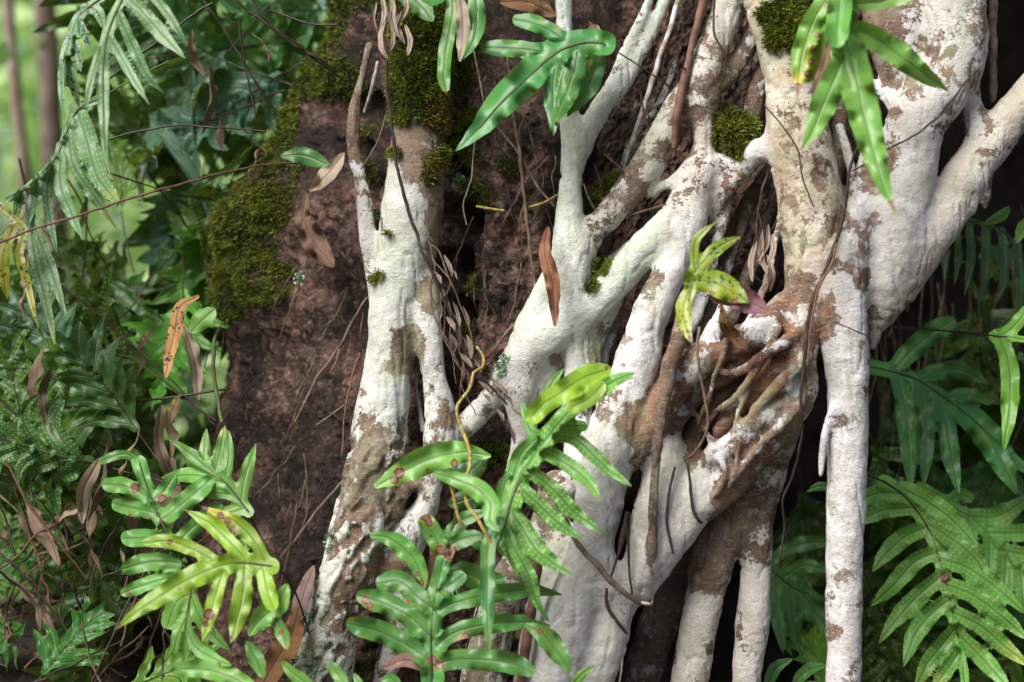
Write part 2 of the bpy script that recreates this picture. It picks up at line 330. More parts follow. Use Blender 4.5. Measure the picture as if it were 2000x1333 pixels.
# moss mask on the leaning ridge (in metres of bark, from blobs)
MOSS_H = [(600,240,50),(530,440,50),(480,560,55),(545,560,40,.8),(600,300,40,.7),(430,620,40),(900,100,50,.9),(905,260,40,.8),(890,60,50),(940,230,35,.8),(690,150,50,.9),(700,-60,95),(690,30,75),(670,90,75),(640,130,60),(600,180,65),(570,230,55),(555,290,50),(610,220,50),(535,350,50),(520,410,52),(500,470,60),(470,530,58),(440,580,48),(560,420,45),(590,370,35),(540,500,50),(530,560,40),(575,520,28),(470,610,36,.7),(925,560,35,.8),(910,640,25,.6),(930,300,38,.7),(945,380,32,.6),(900,160,35,.9),(880,230,32,.9),(1010,330,22,.6),(1160,380,36,.9),(1200,355,26,.8),(1180,660,50,.9),(1195,620,35,.8),(1168,560,24,.9),(720,230,45,.8),(735,330,30,.8),(730,420,22,.8),(960,880,32,.7),(715,1290,45,.7),(725,1330,40,.7),(410,640,30,.5),(395,690,26,.5)]
front = (sa > .02)
mh = blobs(hx, VV, [((x-8 if x < 660 else x), y, r*(.95 if x < 760 else 1), *k) for x, y, r, *k in MOSS_H], .6)*front; mh = np.clip(mh*1.05+1.2*fbm(HV, 24, 4, 21)*(mh > 0)*1.0, 0, 1)*(mh > .02)
ridge = np.exp(-((hx-(L+75))/60.)**2)*sst(660, 420, VV)*front
disp = disp+.013*mh*front*(.6+.8*fbm(HV,20,3,22))+.055*ridge
HVd = HV+Nn*disp[..., None]
dk = blobs(hx, VV, [(620,930,130,.9),(650,820,90,.7),(560,1010,110,.8),(600,1100,90,.7),(700,170,90,.9),(660,260,60,.9),(640,340,50,.8),(900,420,60,.8),(890,500,60,.7),(1200,250,80,.5),(1300,330,90,.8),(1240,440,90,.9),(1000,50,100,.6)], .8)*front*sst(-.5, .4, fbm(HV, 9, 4, 31))  # dark bark, with the shade of the root gaps painted in
greenm = blobs(hx, VV, [(600,540,60),(545,590,60),(590,470,40),(930,330,60,.7),(1000,300,50,.5),(500,640,60,.4)], .8)*sst(-.1, .5, fbm(HV, 30, 3, 33))*.7
HVf = HVd.reshape(-1, 3); ii = np.arange(nu)[:, None]; jj = np.arange(nv-1)[None]; i2 = (ii+1) % nu
HF = np.stack([ii*nv+jj, i2*nv+jj, i2*nv+jj+1, ii*nv+jj+1], -1).reshape(-1, 4)[:, ::-1]
host_base = np.array([.0, .42, .0])
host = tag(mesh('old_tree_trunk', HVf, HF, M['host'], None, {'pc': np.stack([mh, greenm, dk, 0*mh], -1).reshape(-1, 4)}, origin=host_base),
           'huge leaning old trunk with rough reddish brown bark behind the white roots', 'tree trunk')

# ================================================================ FIG ROOTS  (x, y, radius px, Y)
# props: cov (lichen cover), mint, cream, orange, dark
W = dict
ROOTS = [
 # left group
 (W(c=.20, mi=.38, cr=.1, k='thick left root, mossy at the top with flaking bark at its foot'), [(822,-200,52,.08),(822,-60,50,.07),(822,60,52,.06),(820,160,54,.05),(820,240,52,.04),(812,330,55,.035),(803,420,60,.03),(790,510,57,.03),(772,596,50,.025),(766,671,49,.02),(756,740,50,.015),(743,844,53,.0),(733,907,56,-.01),(715,976,55,-.015),(700,1045,55,-.02),(683,1114,52,-.025),(657,1183,48,-.03),(640,1252,52,-.03),(628,1333,57,-.03),(600,1500,62,-.02),(560,1850,75,.0)]),
 (W(c=.10, mi=.2), [(835,560,24,.02),(835,620,24,.005),(842,690,25,.0),(849,740,25,.0),(858,800,29,-.005),(858,860,33,-.01),(850,915,25,-.01),(838,976,22,-.01),(822,1015,30,-.005),(795,1050,36,.0),(760,1110,36,.0)]),
 (W(c=.02), [(790,1040,35,.0),(790,1110,24,.01),(788,1180,30,.01),(772,1260,25,.02),(748,1333,22,.03),(735,1480,26,.04),(720,1800,40,.05)]),
 (W(c=-.12), [(765,990,22,-.02),(795,952,14,-.02),(828,928,12,-.01)]),
 (W(c=.12), [(722,90,8,.11),(708,150,10,.10),(694,200,11,.09),(690,290,13,.08),(703,345,14,.07),(710,390,17,.06),(718,465,18,.05),(724,530,13,.05),(732,600,9,.05)]),
 (W(c=.15), [(812,720,5,.06),(815,768,5,.06),(820,800,6,.05),(826,840,8,.03)]),
 # cross branch to the centre
 (W(c=.08, mi=.15, cr=.2), [(868,860,24,.0),(895,845,24,.01),(930,812,23,.015),(963,775,23,.015),(1000,722,34,.01),(1042,675,36,.0),(1083,645,30,-.005)]),
 (W(c=.32, mi=.5), [(1005,720,26,.015),(1035,650,32,.015),(1062,585,28,.015),(1092,520,24,.01),(1110,470,20,.01)]),
 # centre stem
 (W(c=.40, mi=.45, k='pale mint centre stem forking at the top'), [(1101,-200,18,.02),(1101,0,17.5,.02),(1102,62,18,.02),(1106,150,18,.015),(1111,224,19,.01),(1122,293,27,.01),(1116,345,24,.01),(1113,397,24,.005),(1113,448,30,.0),(1121,499,37,-.005),(1118,550,32,-.01),(1115,602,34,-.01)]),
 (W(c=.20, mi=.4), [(1285,-90,9,.03),(1266,0,9,.025),(1242,59,10.5,.02),(1221,103,12,.02),(1203,150,14,.01),(1187,186,18,.01),(1166,224,20,.01),(1150,254,20,.01),(1136,285,22,.01)]),
 (W(c=.32, mi=.35), [(1330,-90,12,.04),(1299,0,12.5,.035),(1281,45,13,.03),(1256,93,13,.025),(1230,145,13.5,.02),(1205,178,15,.015)]),
 # diagonal two
 (W(c=-.02, cr=.55), [(1365,160,28,.0),(1328,207,30,.0),(1301,262,32,.0),(1266,321,33,.005),(1228,373,31,.01),(1190,419,28,.01),(1160,450,26,.005),(1138,480,28,.0)]),
 (W(c=.03, cr=.55, k='patchy cream and brown column dropping from the top'), [(1440,-200,30,.0),(1424,-10,28,.0),(1408,52,30,-.005),(1387,110,32,-.01),(1377,155,35,-.01),(1371,200,32,-.01),(1373,242,22,-.01),(1375,283,21,-.01),(1370,318,30,-.01),(1358,362,38,-.015),(1338,414,42,-.02),(1318,450,40,-.02)]),
 (W(c=.40, mi=.6), [(1322,440,40,-.02),(1263,484,36,-.015),(1221,530,33,-.01),(1187,568,32,-.01),(1152,602,32,-.01),(1118,627,30,-.01),(1083,649,29,-.01),(1046,676,26,-.005)]),
 (W(c=.24, cr=.1, k='smooth white root running down the middle'), [(1345,430,34,-.03),(1335,482,30,-.035),(1311,527,32,-.04),(1290,568,35,-.045),(1273,609,37,-.05),(1256,654,38,-.05),(1246,696,42,-.055),(1232,745,46,-.06),(1213,800,52,-.065),(1198,860,56,-.07),(1180,925,52,-.075),(1170,976,50,-.08),(1162,1028,44,-.08),(1148,1090,42,-.08),(1130,1150,46,-.08),(1105,1220,56,-.08),(1090,1290,60,-.08),(1075,1400,70,-.07),(1060,1800,85,-.05)]),
 (W(c=.35, mi=.5), [(1350,328,14,-.01),(1325,346,11,-.005),(1300,362,9,.0),(1272,382,7,.01)]),
 (W(c=-.06, cr=.2, orng=.25), [(1477,293,20,-.02),(1446,331,25,-.015),(1415,362,25,-.01),(1400,400,18,-.005),(1394,447,12,.01),(1388,485,8,.02)]),
 (W(c=.10), [(1420,320,22,-.01),(1385,330,24,-.01)]),
 (W(c=-.10), [(1490,20,18,.02),(1470,68,18,.015),(1456,100,18,.01),(1432,130,18,.005),(1412,160,18,.0)]),
 (W(c=-.15, orng=.2), [(1502,100,14,.03),(1490,140,18,.03),(1477,180,20,.025),(1469,226,17,.02),(1461,252,11,.02)]),
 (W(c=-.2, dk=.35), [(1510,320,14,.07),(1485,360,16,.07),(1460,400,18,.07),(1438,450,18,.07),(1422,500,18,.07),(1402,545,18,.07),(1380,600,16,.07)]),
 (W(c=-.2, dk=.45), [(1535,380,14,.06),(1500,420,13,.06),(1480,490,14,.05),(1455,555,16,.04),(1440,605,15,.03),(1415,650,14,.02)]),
 # big right column
 (W(c=.10, cr=.95, k='broad buff and white column at the top right'), [(1490,-200,60,-.02),(1505,-20,54,-.03),(1522,70,48,-.04),(1543,150,50,-.05),(1553,215,57,-.055),(1564,290,62,-.06),(1578,360,62,-.06),(1586,420,64,-.065),(1592,480,62,-.07),(1588,540,56,-.07),(1575,600,44,-.07)]),
 (W(c=.15), [(1530,270,30,-.04),(1500,292,24,-.035),(1478,298,20,-.03)]),
 (W(c=-.22), [(1650,150,11,.02),(1640,210,13,.015),(1640,280,13,.01),(1630,340,14,.0),(1628,400,16,-.02)]),
 (W(c=.06), [(1705,250,16,-.01),(1702,300,20,-.02),(1694,350,28,-.03),(1684,410,34,-.045),(1672,470,42,-.06)]),
 (W(c=-.14), [(1735,-200,45,.02),(1725,0,42,.01),(1728,80,35,.0),(1745,160,25,.0),(1765,215,30,-.01)]),
 (W(c=-.02), [(1772,-120,35,.0),(1768,30,32,-.01),(1772,110,30,-.015),(1790,185,36,-.02)]),
 (W(c=.10, cr=.25, k='wide white trunk-like root at the top right corner'), [(1870,-200,70,-.03),(1862,0,61,-.03),(1866,69,61,-.035),(1864,125,58,-.04),(1838,180,54,-.045),(1796,228,58,-.05),(1782,276,56,-.05),(1778,345,50,-.055),(1768,397,50,-.06),(1755,450,56,-.06),(1738,520,52,-.06),(1724,580,42,-.055),(1712,625,26,-.05),(1704,675,9,-.045)]),
 (W(c=.16, cr=.7, k='pale root slanting in from the right edge'), [(2160,60,45,.0),(2060,140,42,-.01),(1998,205,38,-.02),(1963,243,38,-.025),(1929,288,42,-.03),(1894,330,43,-.035),(1868,373,44,-.04),(1842,421,46,-.045),(1808,461,50,-.05),(1777,512,48,-.05),(1752,566,40,-.05),(1730,606,26,-.045)]),
 (W(c=.02), [(1895,120,24,-.02),(1896,165,18,-.02),(1897,200,20,-.02),(1905,235,24,-.025),(1915,270,28,-.03)]),
 (W(c=-.05, orng=.15, cr=.2), [(1625,400,40,-.035),(1640,450,48,-.045),(1665,500,46,-.05),(1680,550,40,-.05),(1690,600,26,-.05)]),
 (W(c=.2, cr=.3), [(1740,300,40,-.02),(1735,370,44,-.03),(1725,450,46,-.04),(1712,520,40,-.045)]),
 (W(c=.18), [(1697,160,9,.0),(1718,178,11,-.01),(1740,193,14,-.02),(1775,215,20,-.03)]),
 (W(c=.15), [(1880,352,22,-.05),(1898,358,19,-.055),(1901,368,10,-.055),(1901,390,5,-.055),(1901,414,3,-.055)]),
 (W(c=-.2), [(1915,345,13,-.04),(1929,362,9,-.045),(1927,385,8,-.045),(1923,405,5,-.045)]),
 # hanging white root
 (W(c=.115, cr=.06, k='straight white hanging root standing clear on the right'), [(1655,450,44,-.06),(1650,510,46,-.07),(1644,570,50,-.08),(1643,620,52,-.085),(1650,665,46,-.09),(1655,710,43,-.09),(1656,775,41,-.09),(1655,830,41,-.09),(1655,890,40,-.09),(1652,1011,37,-.09),(1649,1183,35.5,-.085),(1645,1333,34,-.08),(1640,1500,34,-.07),(1635,1850,38,-.06)]),
 (W(c=.3), [(1624,800,8,-.11),(1612,845,8,-.115),(1606,890,7,-.115),(1603,928,6,-.115)]),
 # brown tangle
 (W(c=-.12, ks=.006, orng=.5, cr=.3), [(1580,560,45,-.07),(1566,610,40,-.075),(1560,660,40,-.08),(1550,712,42,-.08),(1555,760,44,-.075),(1530,805,48,-.075),(1492,850,46,-.08),(1446,900,44,-.08),(1411,948,40,-.075),(1385,985,26,-.07)]),
 (W(c=-.12, ks=.006, orng=.6), [(1530,595,26,-.07),(1505,628,28,-.08),(1478,652,28,-.085),(1450,676,22,-.08),(1415,690,22,-.08),(1380,700,32,-.075),(1345,722,38,-.07),(1318,752,34,-.07),(1290,792,34,-.07),(1262,835,40,-.07),(1230,880,40,-.07)]),

 (W(c=-.2, ks=.004, orng=.4), [(1330,660,11,-.03),(1338,740,13,-.04),(1318,810,13,-.05),(1296,900,12,-.05)]),
 (W(c=.0, ks=.008), [(1466,650,25,-.085),(1488,664,22,-.085)]),
 (W(c=-.15, ks=.003, orng=.5), [(1568,640,12,-.10),(1530,672,12,-.115),(1498,690,11,-.118),(1470,712,11,-.112),(1440,728,10,-.10),(1408,728,9,-.08)]),
 (W(c=-.1, ks=.003, orng=.3), [(1578,700,12,-.11),(1545,728,11,-.122),(1512,760,11,-.125),(1478,798,11,-.12),(1452,838,10,-.118),(1418,862,9,-.11),(1392,880,7,-.10)]),
 (W(c=-.2, ks=.003, orng=.6), [(1520,640,9,-.10),(1492,700,9,-.11),(1462,745,9,-.11),(1432,782,9,-.10),(1396,806,9,-.08),(1368,842,8,-.06)]),
 (W(c=-.05, ks=.003, orng=.2), [(1590,740,10,-.10),(1562,790,10,-.115),(1525,832,10,-.122),(1488,868,9,-.122),(1455,905,8,-.12),(1425,948,7,-.11)]),
 (W(c=-.22, ks=.003, orng=.5), [(1440,640,9,-.08),(1418,668,9,-.10),(1408,705,8,-.11),(1392,742,8,-.10),(1380,790,8,-.085),(1362,830,7,-.07)]),
 (W(c=-.1, ks=.003, orng=.3), [(1468,752,8,-.10),(1444,800,7,-.11),(1436,850,7,-.12),(1440,900,6,-.122),(1428,940,5,-.118)]),
 (W(c=-.2, ks=.003, orng=.2, dk=.2), [(1352,800,8,-.05),(1378,840,8,-.07),(1398,880,8,-.105),(1418,925,7,-.118),(1402,965,6,-.11)]),
 (W(c=-.25, ks=.003, orng=.3, dk=.3), [(1400,740,7,-.02),(1372,800,8,-.02),(1340,850,9,-.02),(1318,920,9,-.03)]),
 (W(c=.05, ks=.004), [(1400,470,10,-.01),(1388,540,11,-.01),(1362,610,12,-.02),(1338,660,11,-.03),(1325,720,9,-.03)]),
 (W(c=-.1, ks=.004), [(1530,420,9,.0),(1512,480,9,.0),(1500,540,10,-.01),(1478,600,11,-.03),(1455,645,10,-.05)]),
 (W(c=-.1, ks=.004), [(1425,375,10,.0),(1408,450,10,-.005),(1375,530,10,.0),(1352,600,10,-.01),(1335,680,9,-.02)]),
 (W(c=.1, ks=.004, mi=.3), [(1345,400,9,.02),(1290,440,8,.025),(1235,475,8,.03),(1190,505,7,.035)]),
 (W(c=-.15, ks=.004), [(1455,420,9,.04),(1430,500,9,.035),(1392,600,10,.02),(1350,700,10,.0),(1335,790,9,-.01)]),
 (W(c=.05, ks=.004), [(1215,560,9,.04),(1200,640,9,.035),(1172,720,9,.03),(1150,800,9,.02)]),
 (W(c=.0, ks=.004), [(1320,120,8,.06),(1290,200,8,.06),(1240,270,8,.06),(1205,345,8,.06),(1160,400,8,.05)]),
 (W(c=.05, ks=.004, cr=.3), [(1640,250,9,-.03),(1662,330,9,-.045),(1668,400,9,-.06),(1655,450,9,-.07)]),
 (W(c=.16), [(1420,598,14,-.04),(1402,632,16,-.05),(1384,668,20,-.06),(1370,700,26,-.07)]),
 (W(c=-.35, orng=1.0, ks=.006), [(1520,700,26,-.085),(1500,735,27,-.085),(1474,765,24,-.08),(1450,788,22,-.075),(1428,812,20,-.07),(1405,845,18,-.06)]),
 (W(c=-.12, orng=.5, ks=.006), [(1478,690,18,-.06),(1446,706,22,-.06),(1421,735,18,-.05),(1390,748,20,-.045),(1355,775,22,-.04),(1320,815,24,-.04),(1300,860,26,-.045)]),
 (W(c=-.3, ks=.006, orng=.6, dk=.3), [(1430,760,15,-.03),(1396,785,18,-.025),(1370,820,20,-.02),(1350,865,22,-.03),(1345,900,26,-.05)]),
 (W(c=-.02, orng=.4, ks=.006), [(1530,790,30,-.1),(1490,812,26,-.105),(1458,842,26,-.105),(1428,872,26,-.1),(1395,892,26,-.09)]),
 (W(c=-.45, dk=.15), [(1332,600,9,-.07),(1328,640,13,-.095),(1322,675,15,-.105),(1308,710,15,-.115),(1302,758,12,-.12),(1294,800,11,-.12),(1286,860,11,-.125),(1279,925,10,-.125),(1275,1011,9,-.13),(1272,1080,8,-.125),(1270,1120,7,-.11)]),
 # white slab
 (W(c=.46, cr=.38, k='flat cream white slab with black rootlets across it'), [(1305,880,30,-.06),(1296,940,42,-.07),(1284,1000,48,-.08),(1268,1060,44,-.085),(1250,1120,38,-.085),(1236,1165,22,-.08),(1232,1190,10,-.075)]),
 (W(c=.40, cr=.38), [(1400,905,30,-.06),(1382,945,42,-.07),(1348,990,44,-.075),(1312,1045,42,-.08),(1280,1105,32,-.08),(1255,1155,20,-.075)]),
 (W(c=.32, cr=.25), [(1165,1080,30,-.08),(1188,1140,34,-.085),(1205,1195,32,-.085),(1195,1235,38,-.08),(1165,1300,44,-.075),(1135,1400,50,-.07),(1110,1800,60,-.05)]),
 (W(c=.12, cr=.3), [(1115,1040,22,-.04),(1090,1090,28,-.04),(1072,1150,34,-.04),(1058,1220,38,-.04),(1050,1300,42,-.04),(1040,1420,45,-.03),(1030,1800,50,-.02)]),
 (W(c=-.02, cr=.3), [(1090,960,40,-.01),(1070,1030,38,-.01),(1030,1080,36,.0),(985,1160,38,.01),(958,1250,44,.02),(945,1350,48,.02),(940,1800,60,.03)]),
 # lower right legs
 (W(c=-.09, cr=.35), [(1525,830,42,-.03),(1492,900,46,-.02),(1462,960,50,-.015),(1430,1015,48,-.01),(1398,1070,42,-.01),(1386,1110,39,-.01)]),
 (W(c=.10, cr=.62, k='left one of the two legs below the brown tangle'), [(1386,1110,39,-.01),(1380,1150,38,-.01),(1366,1218,38,-.01),(1345,1333,37,-.005),(1330,1450,37,.0),(1310,1850,45,.01)]),
 (W(c=.12, cr=.5, k='right one of the two legs below the brown tangle'), [(1490,930,40,-.015),(1480,1000,34,-.01),(1478,1060,32,-.01),(1475,1130,31,-.01),(1470,1218,33,-.01),(1457,1333,27,-.005),(1450,1500,30,.0),(1440,1850,36,.01)]),
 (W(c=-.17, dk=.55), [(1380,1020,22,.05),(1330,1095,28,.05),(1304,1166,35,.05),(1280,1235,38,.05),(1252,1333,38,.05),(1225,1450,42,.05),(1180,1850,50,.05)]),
 # small ones at the centre
 (W(c=.20, cr=.2), [(1030,705,28,.005),(1015,760,28,.005),(1010,800,20,.01),(1018,844,15,.01),(1010,885,12,.015),(995,940,12,.02)]),
 (W(c=.14, mi=.2), [(1110,660,18,.02),(1090,695,18,.02),(1072,730,17,.02),(1049,768,14,.02),(1040,810,12,.02),(1030,870,12,.02)]),
 (W(c=.28, mi=.15), [(1128,640,24,-.005),(1128,680,22,.0),(1128,720,24,.0),(1125,780,28,.0),(1130,850,30,-.01),(1140,930,34,-.03)]),
 (W(c=.02), [(1200,588,16,.01),(1184,624,15,.01),(1166,656,17,.01),(1156,695,18,.005),(1145,745,20,.0)]),
 (W(c=.45, mi=.9), [(1165,552,9,.02),(1190,527,9,.02),(1216,503,9,.015),(1240,480,7,.02)]),
]
VOX = .0034
lo = np.array([-.40, -.17, -.12]); hi = np.array([1.02, .19, 1.58]); dims = np.ceil((hi-lo)/VOX).astype(int)
axs = [lo[k]+VOX*np.arange(dims[k]) for k in range(3)]
FLD = np.full(dims, .05, np.float32)
def root_segs(pts):
    c = catmull(pts, 22.); W3 = P(c[:, 0], c[:, 1], c[:, 3]); rr = c[:, 2]*PX*(c[:, 3]+CD)/CD
    L_ = np.concatenate([[0], np.cumsum(np.linalg.norm(np.diff(W3, axis=0), axis=1))])
    return W3, rr, L_
SEG = []
for ri, (pr, pts) in enumerate(ROOTS):
    W3, rr, L_ = root_segs(pts)
    # natural thickness variation and wander
    rr = rr*(1+.03*fbm(np.stack([L_*1, L_*0+ri*3.1, L_*0], -1), 12, 3, 50)); SEG.append((W3, rr))
def seg_dist(Pq, a, b, ra, rb):
    ab = b-a; t = np.clip(((Pq-a)@ab)/(ab@ab+1e-12), 0, 1)
    return np.linalg.norm(Pq-(a+t[..., None]*ab), axis=-1)-(ra+(rb-ra)*t)
KS = .016
for ri, (W3, rr) in enumerate(SEG):
    pad = .028; rmax = rr.max()
    a0 = np.maximum(((W3.min(0)-rmax-pad-lo)/VOX).astype(int), 0); a1 = np.minimum(((W3.max(0)+rmax+pad-lo)/VOX).astype(int)+1, dims)
    if (a1 <= a0).any(): continue
    D = np.full(a1-a0, .05, np.float32)
    for s in range(len(W3)-1):
        rm = max(rr[s], rr[s+1])+pad; mn = np.minimum(W3[s], W3[s+1])-rm; mx = np.maximum(W3[s], W3[s+1])+rm
        b0 = np.maximum(((mn-lo)/VOX).astype(int), a0); b1 = np.minimum(((mx-lo)/VOX).astype(int)+1, a1)
        if (b1 <= b0).any(): continue
        X = np.stack(np.meshgrid(axs[0][b0[0]:b1[0]], axs[1][b0[1]:b1[1]], axs[2][b0[2]:b1[2]], indexing='ij'), -1)
        d = seg_dist(X, W3[s], W3[s+1], rr[s], rr[s+1]).astype(np.float32)
        sl = tuple(slice(b0[k]-a0[k], b1[k]-a0[k]) for k in range(3)); D[sl] = np.minimum(D[sl], d)
    sl = tuple(slice(a0[k], a1[k]) for k in range(3)); A = FLD[sl]
    ks = ROOTS[ri][0].get('ks', KS); h = np.maximum(ks-np.abs(A-D), 0)/ks; FLD[sl] = np.minimum(A, D)-h*h*ks*.25
def surface_nets(F):
    S = F < 0; nx, ny, nz = F.shape
    cnt = np.zeros((nx-1, ny-1, nz-1), np.int8)
    for a in (0, 1):
        for b in (0, 1):
            for c in (0, 1): cnt += S[a:nx-1+a, b:ny-1+b, c:nz-1+c]
    act = (cnt > 0) & (cnt < 8); I, J, K = np.nonzero(act); idx = np.full(act.shape, -1, np.int32); idx[I, J, K] = np.arange(len(I))
    acc = np.zeros((len(I), 3)); num = np.zeros(len(I))
    cor = [(a, b, c) for a in (0, 1) for b in (0, 1) for c in (0, 1)]
    val = {k: F[I+k[0], J+k[1], K+k[2]].astype(float) for k in cor}
    for k in cor:
        for ax in range(3):
            if k[ax] == 0:
                k2 = list(k); k2[ax] = 1; k2 = tuple(k2); a, b = val[k], val[k2]; m = (a < 0) != (b < 0)
                t = np.where(m, a/(a-b+1e-20), 0); p = np.array(k, float)[None].repeat(len(I), 0); p[:, ax] = t
                acc += p*m[:, None]; num += m
    V = np.stack([I, J, K], 1)+acc/num[:, None]; Q = []
    for ax in range(3):
        sa_ = [slice(None)]*3; sb_ = [slice(None)]*3; sa_[ax] = slice(0, -1); sb_[ax] = slice(1, None)
        A = S[tuple(sa_)]; B = S[tuple(sb_)]; o1, o2 = [(1, 2), (2, 0), (0, 1)][ax]
        X = np.stack(np.nonzero(A != B), 1); ok = (X[:, o1] > 0) & (X[:, o2] > 0)
        for a in (o1, o2): ok &= X[:, a] < F.shape[a]-1
        X = X[ok]; ins = A[tuple(X.T)]
        e1 = np.zeros(3, int); e1[o1] = 1; e2 = np.zeros(3, int); e2[o2] = 1
        c = [idx[tuple((X-d).T)] for d in (e1+e2, e2, 0*e1, e1)]
        q_ = np.stack(c, 1); q_[~ins] = q_[~ins][:, ::-1]; Q.append(q_)
    return V, np.vstack(Q)
def vnormals(V, F):
    a, b, c, d = (V[F[:, k]] for k in range(4)); n = np.cross(c-a, d-b); N = np.zeros_like(V)
    for k in range(4):
        for ax in range(3): N[:, ax] += np.bincount(F[:, k], n[:, ax], len(V))
    return N/(np.linalg.norm(N, axis=1)[:, None]+1e-12)
RV, RF = surface_nets(FLD); RV = lo+RV*VOX; del FLD
# relax once
acc = np.zeros_like(RV); cn = np.zeros(len(RV))
for k in range(4):
    for ax in range(3): acc[:, ax] += np.bincount(RF[:, k], RV[RF[:, (k+1) % 4], ax], len(RV))+np.bincount(RF[:, k], RV[RF[:, (k+3) % 4], ax], len(RV))
    cn += 2*np.bincount(RF[:, k], minlength=len(RV))
RV = .5*RV+.5*acc/cn[:, None]
RN = vnormals(RV, RF)
# per-vertex root distances -> label and blended properties
nR = len(ROOTS); best = np.full(len(RV), 9.); lab = np.zeros(len(RV), int); wsum = np.zeros(len(RV)); pacc = np.zeros((len(RV), 5))
for ri, (W3, rr) in enumerate(SEG):
    m = np.nonzero(((RV > W3.min(0)-rr.max()-.03) & (RV < W3.max(0)+rr.max()+.03)).all(1))[0]
    if not len(m): continue
    d = np.full(len(m), 9.)
    for s in range(len(W3)-1):
        rm = max(rr[s], rr[s+1])+.03; c = (W3[s]+W3[s+1])/2; hl = np.linalg.norm(W3[s+1]-W3[s])/2+rm
        k = np.nonzero((np.abs(RV[m]-c) < hl).all(1))[0]
        if len(k): d[k] = np.minimum(d[k], seg_dist(RV[m[k]], W3[s], W3[s+1], rr[s], rr[s+1]))
    g = d < best[m]; best[m[g]] = d[g]; lab[m[g]] = ri
    wgt = np.exp(-np.clip(d, 0, 1)/.0045); pr = ROOTS[ri][0]
    wsum[m] += wgt; pacc[m] += wgt[:, None]*np.array([pr.get('c', 0), pr.get('mi', 0), pr.get('cr', 0), pr.get('orng', 0), pr.get('dk', 0)])
pacc /= wsum[:, None]+1e-9
# displacement: knobs, folds, transverse wrinkles
RV2 = RV+RN*(.0036*fbm(RV, 13, 3, 61)+.0016*fbm(RV*np.array([1, 1, .8]), 48, 3, 62)+.0007*fbm(RV, 130, 2, 63)-.0028*np.clip(1-np.abs(fbm(RV*np.array([1.9, 1, .4]), 20, 2, 64))*14, 0, 1))[:, None]
def proj(V): 
    s = CD/(V[:, 1]+CD)/PX; return V[:, 0]*s+1000, 666.5-(V[:, 2]-CZ)*s
RX, RY = proj(RV2); frontf = (RN[:, 1] < .45)
# flaking bark relief low on the left root
fl = blobs(RX, RY, [(735,900,120),(690,1040,110),(660,1180,110),(640,1290,110)], .5)*(RX < 800)
fk = fbm(np.stack([(RV[:, 0]+RV[:, 2]*-.75), RV[:, 1], (RV[:, 2]+RV[:, 0])*.35], -1), 55, 3, 71)
RV2 = RV2+RN*(fl*.006*(sst(-.05, .05, fk)-.5))[:, None]
RN = vnormals(RV2, RF)
